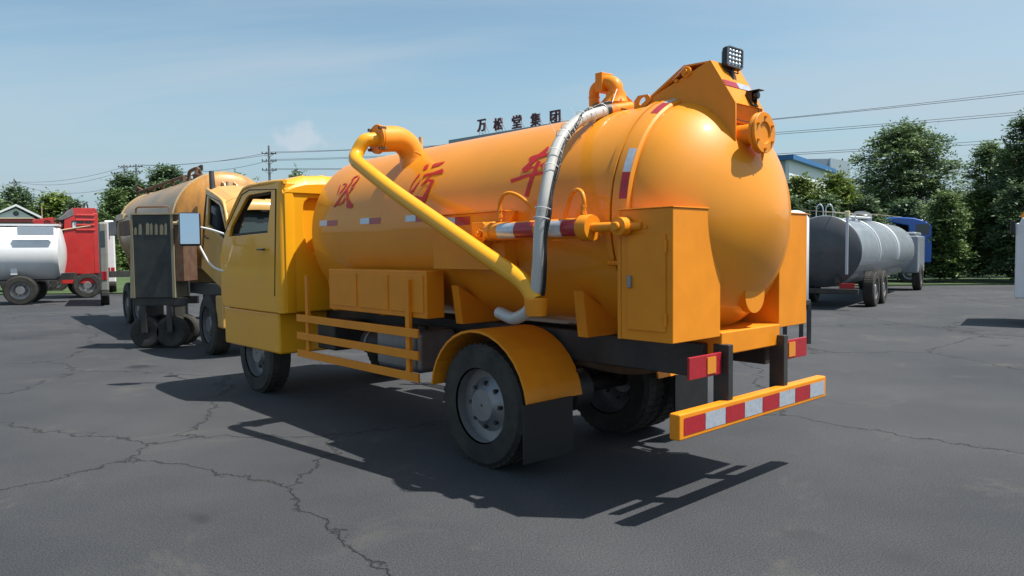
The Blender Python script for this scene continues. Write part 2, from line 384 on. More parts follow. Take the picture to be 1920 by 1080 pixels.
    def wsq(y, t): return Vector((x0+1.84-.64*t-.05*abs(y/hw)**3, y*(1-.05*t), zt-.90+.80*t))
    nx = 12; vs = [wsq(-hw*.93+2*hw*.93*j/nx, i/4) for i in range(5) for j in range(nx+1)]
    sc = MB().add(vs, [(i*(nx+1)+j, i*(nx+1)+j+1, (i+1)*(nx+1)+j+1, (i+1)*(nx+1)+j) for i in range(4) for j in range(nx)]).xf(xf)
    if glass: sc.build('windscreen', m_glass if glass is True else glass, root, smooth=True)
    for s in (1, -1):
        MB().tube([wsq(s*hw*.945, t)+Vector((-.03, 0, 0)) for t in (-.05, .3, .6, .9, 1.02)], .045, 8).xf(xf).build('pillar', m_trim, root, smooth=True)
    MB().tube([wsq(y*hw, 1.0)+Vector((-.04, 0, 0)) for y in (-.93, -.5, 0, .5, .93)], .04, 8).xf(xf).build('header_rail', m_trim, root, smooth=True)
    # interior
    MB().box(x0+.1, x0+1.75, -hw+.1, hw-.1, zb+.05, zb+.12).xf(xf).build('floor_panel', m_trim, root)
    MB().box(x0+1.35, x0+1.78, -hw+.1, hw-.1, zt-1.15, zt-.92).xf(xf).build('dashboard', m_grey, root, bev=.04)
    for y in (hw-.5, -hw+.5):
        st = MB().box(x0+.35, x0+.85, y-.25, y+.25, zb+.25, zb+.42).xf(xf).build('seat', seatmat, root, bev=.05)
        MB().box(x0+.22, x0+.38, y-.24, y+.24, zb+.35, zt-.62).xf(xf).build('backrest', seatmat, st, bev=.06)
        MB().box(x0+.20, x0+.31, y-.13, y+.13, zt-.60, zt-.42).xf(xf).build('headrest', m_grey, st, bev=.05)
    c = Vector((x0+1.22, hw-.5, zt-.86)); pts = []
    for k in range(20):
        a = 2*math.pi*k/20; pts.append(c+Vector((.16*math.cos(a)*.7, .22*math.sin(a), .16*math.cos(a)*.7)))
    sw = MB().tube(pts, .016, 8, closed=True).tube([c, c+Vector((.25, 0, -.3))], .03, 8).xf(xf).build('steering_wheel', m_blkp, root, smooth=True)
    return shell

def wheel(root, x, y, r=.5, wd=.28, side=1):
    h = wd/2
    t = MB().lathe([(-h, r*.62), (-h, r*.93), (-h*.8, r), (h*.8, r), (h, r*.93), (h, r*.62)], (x, y, r), 'y', 40).build('wheel', m_tyre, root, smooth=True, auto=35)
    tr = MB()
    for k in range(44):
        a = 2*math.pi*k/44; Mk = Matrix.Translation((x, y, r)) @ Matrix.Rotation(a, 4, 'Y')
        for q_ in (-1, 1): tr.box(-.020, .020, min(q_*h*.12, q_*h*.84), max(q_*h*.12, q_*h*.84), r*.985, r*1.0+.006, Mk)
    tro = tr.build('tread', m_tyre, t); tro['kind'] = 'stuff'
    MB().lathe([(-h*.9, r*.60), (h*.9, r*.60)], (x, y, r), 'y', 32).lathe([(h*.3*side, r*.61), (h*.2*side, r*.45), (h*.55*side, r*.30), (h*.8*side, r*.26), (h*.8*side, .01)], (x, y, r), 'y', 32).build('rim', m_rim, t, smooth=True, auto=35)
    for k in range(8):
        a = 2*math.pi*k/8; MB().tube([(x+r*.36*math.cos(a), y+side*h*.3, r+r*.36*math.sin(a)), (x+r*.36*math.cos(a), y+side*h*.62, r+r*.36*math.sin(a))], .017, 6).build('wheel_nut', m_chs, t)
    return t

# ------------------------------------------------------------------ the yellow vacuum tanker
def tanker():
    root = TR.empty('vacuum_tanker_truck', 'glossy orange vacuum tanker with red characters, domed rear door and clear ribbed hose', 'tanker truck')
    tank = MB().lathe([(0.0, RT)]+[(x, RT) for x in np.linspace(.05, LT, 10)]+[(LT+.20*math.sin(a), RT*math.cos(a)) for a in np.linspace(.05, math.pi/2-.02, 14)], (0, 0, ZC), 'x', 128, KZ).build('tank', m_or, root, smooth=True)
    # weld seams round the shell
    for x in (1.52, 3.02, 4.49):
        pts = [surf(x, 2*math.pi*k/96, RT-.001) for k in range(96)]
        MB().tube(pts, 0.0016, 5, closed=True).build('weld_seam', m_or, tank, smooth=True)
    # sealing flange of the shell, dark gasket gap, flange of the door
    MB().lathe([(.075, RT-.01), (.075, RT+.022), (.030, RT+.022), (.030, RT-.03)], (0, 0, ZC), 'x', 128, KZ).build('shell_flange', m_or, root, smooth=True, auto=30)
    MB().lathe([(.030, RT+.004), (.014, RT+.004)], (0, 0, ZC), 'x', 128, KZ).build('gasket', m_blk, root, smooth=True)
    Rd, bd = .828, .625
    prof = [(.014, RT-.03), (.014, RT+.020), (-.006, RT+.024), (-.105, RT+.004), (-.118, RT-.012), (-.118, Rd-.004)]
    door = MB().lathe(prof+[(-.118-bd*math.sin(a), Rd*math.cos(a)**1.22) for a in np.linspace(0.02, math.pi/2-.01, 44)], (0, 0, ZC), 'x', 144, KZ).build('rear_door', m_or, root, smooth=True, auto=35, label='big domed orange rear door')
    # reflective tape on the door flange: (angle from, to) split at silver/red
    def flangetape(t0, t1, m, name):
        n = 10; vs = []
        for k in range(n+1):
            th = t0+(t1-t0)*k/n
            vs += [surf(-.043, th, RT+.0180), surf(-.101, th, RT+.0062)]
        MB().add(vs, [(2*k, 2*k+1, 2*k+3, 2*k+2) for k in range(n)]).build(name, m, door, smooth=True)
    def thz(z): return math.asin(min(1, (z-ZC)/KZ/RT))
    zz = [T(1172, 372, 1, .87).z, T(1176, 322, 1, .86).z, T(1190, 275, 1, .83).z]
    flangetape(thz(zz[0]), thz(zz[1]), m_tapr, 'red_tape'); flangetape(thz(zz[1])+.004, thz(zz[2]), m_taps, 'silver_tape')
    flangetape(R_(54), R_(65), m_tapr, 'red_tape'); flangetape(R_(65.3), R_(79), m_taps, 'silver_tape')
    for a, b, m_, n_ in ((118, 126, m_tapr, 'red_tape'), (126.2, 134, m_taps, 'silver_tape'), (150, 158, m_tapr, 'red_tape'), (158.2, 166, m_taps, 'silver_tape')):
        flangetape(R_(a), R_(b), m_, n_)
    # painted characters as brush strokes lying on the shell
    def strokes(name, ox, oy, sc, ss, label):
        mb = MB()
        for s_i, st in enumerate(ss):
            P = bez([(ox+x/sc, oy+y/sc, w_/sc) for x, y, w_ in st], 6); vs = []
            for i in range(len(P)):
                d = (P[min(i+1, len(P)-1)]-P[max(i-1, 0)]); n_ = Vector((-d.y, d.x)); n_.normalize(); h = max(P[i].z, .4)/2
                for s in (-1, 0, 1): vs.append(cylhit(P[i].x+n_.x*h*s, P[i].y+n_.y*h*s, RT+.003+.0007*s_i))
            mb.add(vs, [(3*i+j, 3*i+j+1, 3*i+4+j, 3*i+3+j) for i in range(len(P)-1) for j in (0, 1)])
        mb.build(name, m_red, tank, smooth=True, label=label)
    strokes('painted_character', 615, 320, 13.5, [
        [(315, 360, 20), (275, 470, 28), (240, 600, 18)],
        [(370, 352, 15), (430, 330, 30), (475, 345, 38)], [(478, 340, 40), (415, 425, 35), (345, 515, 32), (300, 570, 42)],
        [(790, 125, 12), (690, 155, 32), (600, 235, 22)],
        [(650, 215, 24), (540, 370, 30), (430, 520, 36), (330, 650, 38), (240, 810, 66), (140, 915, 36)],
        [(800, 160, 26), (700, 290, 32), (585, 395, 18)], [(670, 370, 38), (600, 450, 32), (528, 565, 24)],
        [(500, 440, 16), (480, 540, 48), (490, 700, 58), (518, 800, 95), (535, 880, 160), (535, 940, 120)],
        [(440, 690, 36), (360, 800, 34), (255, 890, 18)]], 'brush-painted red character nearest the cab')
    strokes('painted_character', 760, 290, 12, [
        [(520, 212, 18), (460, 290, 82), (402, 352, 26)], [(320, 440, 34), (210, 580, 26), (130, 710, 22), (98, 810, 18)],
        [(350, 560, 8), (270, 660, 24), (190, 780, 40), (110, 860, 62)],
        [(590, 292, 12), (650, 240, 66), (750, 212, 62), (885, 152, 12)],
        [(400, 512, 16), (445, 462, 42), (620, 422, 56), (750, 388, 80), (852, 352, 92)],
        [(560, 480, 26), (470, 580, 42), (348, 702, 20)], [(450, 592, 24), (550, 580, 56), (640, 582, 46)],
        [(610, 590, 76), (545, 720, 60), (480, 850, 72), (425, 980, 92), (390, 1090, 50)], [(215, 928, 14), (310, 972, 56), (410, 1000, 90)]],
        'brush-painted red character in the middle of the tank')
    strokes('painted_character', 940, 260, 9, [
        [(474, 355, 56), (540, 322, 70), (630, 282, 46)], [(800, 140, 36), (700, 232, 48), (600, 315, 62), (480, 425, 60), (362, 535, 58)],
        [(650, 312, 28), (740, 268, 48), (830, 240, 40)], [(360, 548, 52), (440, 510, 60), (550, 475, 30)],
        [(155, 718, 60), (300, 668, 56), (420, 628, 52), (550, 600, 50), (660, 580, 52), (760, 570, 44)],
        [(637, 372, 62), (590, 480, 62), (530, 620, 60), (470, 780, 56), (418, 972, 62)], [(655, 470, 52), (745, 415, 50)]],
        'brush-painted red character beside the clear hose')
    # tape along the shell
    def shelltape(px0, px1, pyc, m_, n_):
        a = cylhit(px0, pyc); b = cylhit(px1, pyc); vs = []
        th = math.asin((a.z-ZC)/KZ/RT)
        for k in range(5):
            x = a.x+(b.x-a.x)*k/4; vs += [surf(x, th-.034), surf(x, th+.034)]
        MB().add(vs, [(2*k, 2*k+1, 2*k+3, 2*k+2) for k in range(4)]).build(n_, m_, tank, smooth=True)
    for px0, px1, pxm, py in ((599, 613, 632, 419), (675, 692, 713, 415), (760, 779, 803, 410)):
        shelltape(px0, px1, py, m_taps, 'silver_tape'); shelltape(px1+.5, pxm, py, m_tapr, 'red_tape')
    # bracket over the door --------------------------------------------------
    w_, wf = .25, -.12; wc = (w_+wf)/2
    q = lambda px, py: (lambda v: (v.x, v.z))(T(px, py, 1, w_))
    top = [q(1332, 112), q(1283, 121), q(1268, 140), q(1240, 167), q(1221, 183)]
    side = [q(1332, 112), q(1379, 192), q(1379, 262), q(1374, 284), q(1366, 268), q(1350, 240), q(1335, 208), (-.25, 2.72), (-.10, 2.74), (-.03, 2.74), (.26, 2.74), q(1191, 206)]
    side += list(reversed([q(1221, 183), q(1240, 167), q(1268, 140), q(1283, 121)]))
    brk = None
    for s in (1, -1):
        o = MB().prism(side, w_ if s > 0 else wf, w_-.014 if s > 0 else wf+.014).build('bracket_plate', m_or2, brk or root, bev=.002)
        if brk is None: brk = o
    def cov(a, b, th=.012, name='cover_plate'):
        a = Vector((a[0], 0, a[1])); b = Vector((b[0], 0, b[1])); d = (b-a).normalized(); n_ = Vector((-d.z, 0, d.x))
        if n_.z < 0: n_ = -n_
        a2, b2 = a-n_*(th+.001), b-n_*(th+.001); a1, b1 = a-n_*.001, b-n_*.001
        MB().prism([(a1.x, a1.z), (b1.x, b1.z), (b2.x, b2.z), (a2.x, a2.z)], wf+.0145, w_-.0145).build(name, m_or2, brk)
    P = [q(1332, 112), q(1283, 121), q(1268, 140), q(1221, 183)]
    cov(q(1332, 112), q(1379, 192)); cov(P[0], P[1]); cov(P[1], P[2]); cov(P[2], P[3])
    b_ = q(1379, 192)
    MB().prism([(b_[0]+.006, b_[1]-.008), (b_[0]+.05, b_[1]-.12), (b_[0]+.062, b_[1]-.12), (b_[0]+.018, b_[1]-.008)], wf+.0145, w_-.0145).build('cross_plate', m_or2, brk)
    # lug with hole on each side
    for y0 in (w_+.001, wf-.013):
        lo = [q(1191, 206), q(1191, 190), q(1198, 180), q(1216, 177), q(1224, 186), q(1212, 200)]
        c = T(1206, 190, 1, w_); hole = [(c.x+.030*math.cos(a)-.008*math.sin(a), c.z+.030*math.sin(a)) for a in [2*math.pi*k/12 for k in range(12)]]
        MB().holed(lo, [hole], y0, y0+.012).build('lifting_lug', m_or2, brk)
    c = T(1288, 135, 1, w_)
    MB().lathe([(w_, .04), (w_+.012, .04), (w_+.016, .034), (w_+.016, .018), (w_+.03, .016), (w_+.03, .001)], (c.x, 0, c.z), 'y', 24).build('hinge_pin', m_or2, brk, smooth=True, auto=30)
    for s in (w_,):
        MB().box(c.x+.075, c.x+.10, s, s+.02, c.z-.06, c.z-.04).build('grease_nipple', m_or2, brk, bev=.003)
    # tape on the sloping face
    a = Vector((q(1332, 112)[0], 0, q(1332, 112)[1])); b = Vector((q(1379, 192)[0], 0, q(1379, 192)[1])); d = (b-a); n_ = Vector((d.z, 0, -d.x)).normalized()
    if n_.z < 0: n_ = -n_
    for y0, y1, m_, nm in ((w_-.004, .07, m_tapr, 'red_tape'), (.068, wf+.02, m_taps, 'silver_tape')):
        p0 = a+d*.46+n_*.003; p1 = a+d*.60+n_*.003
        MB().add([(p0.x, y0, p0.z), (p1.x, y0, p1.z), (p1.x, y1, p1.z), (p0.x, y1, p0.z)], [(0, 1, 2, 3)]).build(nm, m_, brk)
    # LED work lamp: faces backwards, turned a little to the near side
    lc = T(1378, 108, 1, .06)
    ML = Matrix.Translation(lc) @ Matrix.Rotation(R_(-16), 4, 'Z') @ Matrix.Rotation(R_(7), 4, 'X') @ Matrix.Rotation(R_(6), 4, 'Y')
    lx_ = lambda v: ML @ v
    lamp = MB().box(0, .055, -.076, .076, -.076, .076).xf(lx_).build('work_lamp', m_blkp, root, bev=.014, label='square black LED work lamp on top of the bracket')
    fr = [(a*.074, b*.074) for a, b in ((-.85, -1), (.85, -1), (1, -.85), (1, .85), (.85, 1), (-.85, 1), (-1, .85), (-1, -.85))]
    fi = [(p[0]*.88, p[1]*.88) for p in fr]
    MB().holed(fr, [fi], -.007, .002, 'x').xf(lx_).build('bezel', mat('lamp_bezel', (.16, .17, .18), .3, metal=.6), lamp)
    MB().box(-.001, .0005, -.064, .064, -.064, .064).xf(lx_).build('reflector_plate', mat('lamp_reflector', (.05, .055, .06), .3, metal=.7), lamp)
    for i in range(4):
        for j in range(4):
            MB().lathe([(-.009, .0005), (-.008, .008), (-.004, .0125), (-.001, .014)], (0, -.045+.030*i, -.045+.030*j), 'x', 12).xf(lx_).build('led_lens', m_lens, lamp, smooth=True)
    for k in range(6): MB().box(.056, .075, -.055+.021*k, -.050+.021*k, -.06, .06).xf(lx_).build('cooling_fin', m_blkp, lamp)
    MB().tube([(.03, -.06, -.03), (.03, -.06, -.095), (.03, .06, -.095), (.03, .06, -.03)], .006, 6).tube([(.03, 0, -.165), (.03, 0, -.09)], .018, 10).xf(lx_).build('lamp_bracket', m_blkp, lamp, smooth=True)
    MB().tube(bez([(.06, .02, -.03), (.11, .05, -.08), (.08, .09, -.12), (.02, .06, -.14)], 6), .004, 6).xf(lx_).build('lamp_cable', m_blk, lamp, smooth=True)
    # reversing camera
    cc = T(1410, 180, 1, .0)
    rc_ = MB().lathe([(-.05, .001), (-.05, .024), (-.045, .027), (.03, .027), (.035, .02), (.035, .001)], (cc.x, cc.y, cc.z), 'x', 20).build('reversing_camera', m_blkp, root, smooth=True, auto=30, label='small black reversing camera with a visor')
    MB().box(cc.x-.075, cc.x+.03, cc.y-.035, cc.y+.035, cc.z+.028, cc.z+.034).build('visor', m_blkp, rc_, bev=.002)
    for s in (-1, 1): MB().box(cc.x-.02, cc.x+.03, cc.y+s*.033, cc.y+s*.038, cc.z-.065, cc.z+.026).build('side_arm', m_blkp, rc_, bev=.001)
    MB().box(cc.x-.03, cc.x+.035, cc.y-.04, cc.y+.04, cc.z-.075, cc.z-.065).build('mounting_foot', m_blkp, rc_, bev=.001)
    MB().lathe([(-.0515, .001), (-.0515, .016)], (cc.x, cc.y, cc.z), 'x', 16).build('camera_lens', m_dglass, rc_)
    MB().tube(bez([(cc.x+.03, cc.y, cc.z-.01), (cc.x-.02, cc.y-.035, cc.z-.06), (cc.x-.03, cc.y-.02, cc.z-.15), (cc.x-.01, cc.y+.08, cc.z-.19), (cc.x+.03, cc.y+.22, cc.z-.17)], 8), .0035, 6).build('camera_cable', m_blk, rc_, smooth=True)
    # blanked nozzle on the door
    fc = T(1430, 249, 1, .14)
    noz = MB().lathe([(.55, .072), (.10, .072), (.035, .072), (.025, .076)], (fc.x, fc.y, fc.z), 'x', 32).build('nozzle_pipe', m_or2, door, smooth=True)
    fl = MB().lathe([(.030, .06), (.030, .136), (.026, .139), (.010, .139), (.006, .136), (.006, .06)], (fc.x, fc.y, fc.z), 'x', 48).build('nozzle_flange', m_or2, root, smooth=True, auto=30)
    MB().lathe([(.003, .06), (.003, .137), (0, .14), (-.014, .14), (-.018, .137), (-.018, .076), (-.014, .074), (-.006, .072), (-.006, .001)], (fc.x, fc.y, fc.z), 'x', 48).build('blank_cover', m_or2, fl, smooth=True, auto=30, label='round bolted blank cover')
    for k in range(6):
        a = math.pi/6+2*math.pi*k/6; y, z = fc.y+.108*math.cos(a), fc.z+.108*math.sin(a)
        MB().lathe([(-.034, .0005), (-.034, .007), (-.026, .007), (-.026, .0125), (-.018, .0125)], (fc.x, y, z), 'x', 6).build('bolt', m_or2, fl)
        MB().lathe([(.03, .012), (.046, .012), (.046, .0005)], (fc.x, y, z), 'x', 6).build('nut', m_or2, fl)
    MB().tube([(fc.x+.0, fc.y+.0, fc.z-.135), (fc.x, fc.y, fc.z-.15), (fc.x, fc.y, fc.z-.17), (fc.x, fc.y, fc.z-.19)], [.008, .012, .007, .003], 8).build('drain_plug', m_or2, fl, smooth=True)
    # corner boxes left and right of the door
    for s, yo in ((1, .945), (-1, .835)):
        bx = MB().box(-.55, -.13, min(s*.40, s*yo), max(s*.40, s*yo), 1.15, 2.015).build('corner_box', m_or2, root, bev=.006)
        MB().box(-.556, -.10, min(s*.38, s*(yo+.006)), max(s*.38, s*(yo+.006)), 2.0155, 2.0235).build('top_plate', m_or2, bx, bev=.002)
        MB().box(-.128, -.10, min(s*.86, s*yo), max(s*.86, s*yo), 1.15, 2.012).build('edge_plate', m_or2, bx)
        for z in (1.25, 1.9): MB().lathe([(s*yo-.004 if s > 0 else s*yo+.004, .014), (s*(yo+.010), .014), (s*(yo+.010), .0005)], (-.34, 0, z), 'y', 6).build('bolt', m_or2, bx)
    # hydraulic cylinder that closes the door, near side and far side
    for s in (1, -1):
        yc = s*1.0; zr = 1.905
        cy = MB().lathe([(.07, .001), (.07, .088), (.085, .092), (.16, .092), (.175, .080), (.18, .072), (1.10, .072), (1.105, .08), (1.16, .08), (1.17, .05), (1.17, .001)], (0, yc, zr), 'x', 32).build('hydraulic_cylinder', m_or2, root, smooth=True, auto=30)
        MB().tube([(.08, yc, zr), (-.13, yc, zr)], .033, 16).build('piston_rod', m_or2, cy, smooth=True)
        MB().lathe([(-.045, .001), (-.045, .05), (-.04, .062), (.04, .062), (.045, .05), (.045, .001)], (-.18, yc, zr), 'y', 24).build('rod_eye', m_or2, cy, smooth=True, auto=30)
        MB().lathe([(s*-.13, .030), (s*.07, .030), (s*.075, .024), (s*.075, .001)], (-.18, yc, zr), 'y', 16).build('pivot_pin', m_or2, cy, smooth=True, auto=30)
        MB().tube([(-.18, yc-s*.02, zr), (-.30, yc-s*.06, zr)], .028, 12).build('link_bar', m_or2, cy, smooth=True)
        ang = [(.03, 'a')]
        if s == 1:
            def ct(px0, px1, m_, n_):
                x0_, x1_ = T(px0, 420, 1, 1.07).x, T(px1, 420, 1, 1.07).x; vs = []
                for k in range(9):
                    a = R_(-50+9*11.5*k/8*1.0)
                    vs += [(x0_, yc+.0735*math.cos(a), zr+.0735*math.sin(a)), (x1_, yc+.0735*math.cos(a), zr+.0735*math.sin(a))]
                MB().add(vs, [(2*k, 2*k+1, 2*k+3, 2*k+2) for k in range(8)]).build(n_, m_, cy, smooth=True)
            ct(930, 962, m_taps, 'silver_tape'); ct(962.5, 998, m_tapr, 'red_tape'); ct(1026, 1050, m_taps, 'silver_tape'); ct(1050.5, 1088, m_tapr, 'red_tape')
        # clevis fixed to the shell
        cb = MB().box(1.20, 1.36, min(s*.84, s*1.03), max(s*.84, s*1.03), 1.80, 1.985).build('clevis_block', m_or2, root, bev=.004)
        MB().prism([(1.17, 1.84), (1.20, 1.82), (1.20, 1.985), (1.17, 1.965), (1.14, 1.93), (1.14, 1.88)], s*1.035, s*1.05).build('clevis_ear', m_or2, cb, bev=.002)
        MB().lathe([(s*1.03, .03), (s*1.065, .03), (s*1.065, .016), (s*1.08, .015), (s*1.08, .001)], (1.235, 0, 1.895), 'y', 16).build('clevis_pin', m_or2, cb, smooth=True, auto=30)
    # side board with ledge
    for s in (1, -1):
        sb = MB().box(1.06, 2.02, min(s*.80, s*.94), max(s*.80, s*.94), 1.60, 2.066).build('side_board', m_or2, root, bev=.003)
        MB().box(1.03, 2.02, min(s*.80, s*.962), max(s*.80, s*.962), 2.067, 2.075).build('ledge', m_or2, sb)
        MB().prism([(.93, 2.07), (1.06, 2.07), (1.06, 1.93), (1.02, 1.93)], s*.90, s*.94).build('gusset', m_or2, sb, bev=.002)
        if s == 1:
            for px0, px1, m_, n_ in ((829, 853, m_taps, 'silver_tape'), (853.4, 881, m_tapr, 'red_tape')):
                a, b = T(px0, 410, 1, .943), T(px1, 410, 1, .943)
                MB().add([(a.x, .943, 1.975), (b.x, .943, 1.975), (b.x, .943, 2.045), (a.x, .943, 2.045)], [(0, 1, 2, 3)]).build(n_, m_, sb)
    # oil hoses of the cylinder
    def hose(pts, r=.015):
        o = MB().tube(bez(pts, 8), r, 10).build('oil_hose', m_or2, root, smooth=True)
        p = Vector(pts[0])
        MB().lathe([(-.03, .018), (.0, .018), (0, .024), (.022, .024), (.022, .019), (.05, .019), (.05, .023), (.066, .023), (.066, .017)], (p.x, p.y, p.z), 'z', 6).build('hose_fitting', m_or2, o)
    hose([T(937, 408, 1, 1.0), T(936.5, 392, 1, 1.0), T(938, 378, 1, 1.0), T(945, 366, 1, 1.0), T(956, 362, 1, .99), T(972, 367, 1, .97), T(990, 381, 1, .95), T(1004, 397, 1, .93), T(1012, 412, 1, .93), T(1020, 440, 1, .93)])
    hose([T(1094, 402, 1, 1.0), T(1095, 388, 1, 1.0), T(1095, 374, 1, 1.0), T(1091, 361, 1, .99), T(1083, 356, 1, .97), T(1075, 361, 1, .95), T(1069, 373, 1, .93), T(1064, 390, 1, .92), T(1060, 410, 1, .91), T(1058, 440, 1, .90)])
    # vent valve on the crown -------------------------------------------------
    vx, vy = T(1155, 200, 1, 0).x, 0.0
    base = MB().lathe([(2.78, .135), (2.915, .135), (2.915, .168), (2.935, .17), (2.938, .165), (2.940, .158), (2.962, .158), (2.965, .12), (2.985, .10), (3.03, .085), (3.06, .082), (3.06, .001)], (vx, vy, 0), 'z', 40).build('vent_valve', m_or2, root, smooth=True, auto=30)
    for k in range(8):
        a = 2*math.pi*k/8+.2; MB().lathe([(2.962, .011), (2.976, .011), (2.976, .006), (2.985, .006), (2.985, .0005)], (vx+.14*math.cos(a), vy+.14*math.sin(a), 0), 'z', 6).build('bolt', m_or2, base)
    for k in range(4):
        a = 2*math.pi*k/4+.5; c, s_ = math.cos(a), math.sin(a)
        MB().add([(vx+.15*c-.005*s_, vy+.15*s_+.005*c, 2.963), (vx+.05*c-.005*s_, vy+.05*s_+.005*c, 2.963), (vx+.07*c-.005*s_, vy+.07*s_+.005*c, 3.05),
                  (vx+.15*c+.005*s_, vy+.15*s_-.005*c, 2.963), (vx+.05*c+.005*s_, vy+.05*s_-.005*c, 2.963), (vx+.07*c+.005*s_, vy+.07*s_-.005*c, 3.05)],
                 [(0, 1, 2), (3, 5, 4), (0, 2, 5, 3), (1, 4, 5, 2), (0, 3, 4, 1)]).build('stiffener_rib', m_or2, base)
    lx = T(1114, 180, 1, 0).x; rx = T(1155, 170, 1, 0).x; tz = 3.155; mx_ = (lx+rx)/2
    arch = [(rx, 0, 3.04), (rx, 0, 3.09)]+[(mx_+.02+(rx-mx_-.02)*math.cos(a), 0, 3.095+(tz-3.085)*math.sin(a)) for a in np.linspace(.2, 1.45, 6)]
    MB().tube(arch+[(mx_+.03, 0, tz+.01)], .060, 20).build('elbow', m_or2, base, smooth=True)
    arch2 = [(mx_-.0, 0, tz+.01)]+[(mx_+.0+(lx-mx_)*math.sin(a), 0, 3.10+(tz-3.09)*math.cos(a)) for a in np.linspace(.15, 1.5, 7)]+[(lx, 0, 3.03), (lx, 0, 2.86)]
    MB().tube(arch2, .045, 20).build('down_pipe', m_or2, base, smooth=True)
    MB().lathe([(3.055, .0465), (3.055, .050), (3.062, .050), (3.062, .0465)], (lx, 0, 0), 'z', 24).lathe([(2.86, .062), (2.90, .062), (2.90, .047)], (lx, 0, 0), 'z', 24).build('pipe_collar', m_or2, base, smooth=True, auto=30)
    MB().box(mx_-.03, mx_+.045, -.075, .075, tz-.075, tz+.085).build('square_flange', m_or2, base, bev=.006)
    MB().box(mx_-.012, mx_+.105, -.085, -.045, tz+.02, tz+.095).build('flange_cap', m_or2, base, bev=.006)
    # small brass valve between the pipes
    MB().tube([((lx*.7+rx*.3), .05, 2.86), ((lx*.7+rx*.3), .05, 2.96)], .012, 8).tube([((lx*.7+rx*.3)-.03, .05, 2.985), ((lx*.7+rx*.3)+.03, .05, 2.97)], .018, 8).build('safety_valve', m_rusty, base, smooth=True)
    # clear suction hose over the side ---------------------------------------
    hp = [T(1152, 206, 1, .22), T(1138, 208, 1, .30), T(1112, 215, 1, .46), T(1088, 225, 1, .60), T(1066, 243, 1, .74), T(1048, 270, 1, .87), T(1036, 303, 1, .97), T(1028, 338, 1, 1.05), T(1021, 375, 1, 1.11), T(1016, 405, 1, 1.14), T(1012, 440, 1, 1.16)]
    last = hp[-1]; hp += [last+Vector((.02, .0, -.25)), last+Vector((.10, -.02, -.5)), last+Vector((.35, -.08, -.62)), last+Vector((.62, -.15, -.60))]
    C = bez(hp, 26); rr = []
    for i in range(len(C)): rr.append(.0445+(.0028 if i % 2 == 0 else -.0008))
    hs = MB().tube(C, rr, 20, cap=False).build('clear_hose', m_hose, root, smooth=True, auto=80, label='clear ribbed plastic hose tied with white cable ties')
    MB().tube(C, .037, 14, cap=False).build('hose_lining', mat('dusty_hose_lining', (.40, .39, .36), .5, var=.2, vscale=8), hs, smooth=True)
    n0 = Vector((0, 0, 0))
    for k, off in enumerate((Vector((-.052, .004, .018)), Vector((-.046, .030, .022)))):
        MB().tube([c+Vector((.0, .014+.012*k, .057-.010*k)).lerp(Vector((-.054-.004*k, -.020+.02*k, .0)), min(1, max(0, (i-55)/45)))*(1+.12*math.sin(i*.09+k)) for i, c in enumerate(C[6:-60])], .010 if k == 0 else .006, 8).build('black_cable', m_blk, hs, smooth=True)
    MB().tube(bez([T(1140, 203, 1, .28), T(1160, 203, 1, .2), T(1185, 205, 1, .18), T(1230, 190, 1, .18)], 6), .006, 6).build('black_cable', m_blk, hs, smooth=True)
    def tie(i, tail=None, dia=.058):
        c, t = C[i], (C[i+1]-C[i-1]).normalized(); u = t.cross(Vector((0, 0, 1))).normalized(); v = t.cross(u)
        cen = c+Vector((-.012, .010, .003))
        pts = [cen+(u*math.cos(2*math.pi*k/24)+v*math.sin(2*math.pi*k/24))*dia for k in range(24)]
        o = MB().tube(pts, .0035, 5, closed=True)
        if tail: o.tube([cen+u*dia*tail[0], cen+u*dia*tail[0]+Vector(tail[1])*.5, cen+u*dia*tail[0]+Vector(tail[1])], .002, 5)
        o.build('cable_tie', m_wht, hs, smooth=True)
    m26 = 26
    for i, tl in ((int(1.4*m26), None), (int(2.2*m26), None), (int(2.9*m26), (1, (.03, .03, .09))), (int(4.1*m26), None), (int(4.55*m26), (1, (.05, .02, .12))), (int(5.6*m26), None), (int(6.4*m26), (-1, (-.05, .03, .02))), (int(8.6*m26), None), (int(9.2*m26), None)):
        tie(i, tl)
    hcl = hp[0]; d = (hp[1]-hp[0]).normalized()
    MB().tube([hp[0]-d*.18, hp[1]-d*.02], .046, 20).build('hose_stub', m_or2, base, smooth=True)
    MB().tube([hp[1]-d*.01, hp[1]+d*.035], .056, 20).build('hose_clamp', m_blk, hs, smooth=True)
    # thin white string tied from the stub to the valve
    MB().tube([hp[0]+Vector((0, .03, .05)), T(1157, 167, 1, .06)], .003, 5).tube([hp[0]+Vector((0, .05, .04)), hp[0]+Vector((.02, .06, -.08))], .002, 5).build('white_string', m_wht, hs)
    # front riser and elbow --------------------------------------------------
    rx_, ry_ = T(773, 300, 1, .50).x, .50
    ris = MB().tube([(rx_, ry_, 2.30), (rx_, ry_, 2.72)], .128, 32).build('riser_pipe', m_or, root, smooth=True)
    fe = Vector((rx_+.0, .90, 2.862))
    epts = [Vector((rx_, ry_-.01, 2.66)), Vector((rx_, ry_, 2.70))]+[Vector((rx_, ry_+.21-.21*math.cos(a), 2.70+.185*math.sin(a))) for a in np.linspace(.3, math.pi/2, 7)]+[fe]
    MB().tube(epts, .128, 32).build('elbow', m_or, ris, smooth=True)
    wl = [Vector((rx_+.129*math.cos(a), ry_+.129*math.sin(a), 2.74+.05*math.sin(a))) for a in [2*math.pi*k/32 for k in range(32)]]
    MB().tube(wl, .005, 6, closed=True).build('weld_seam', m_or, ris, smooth=True)
    fy = fe.y
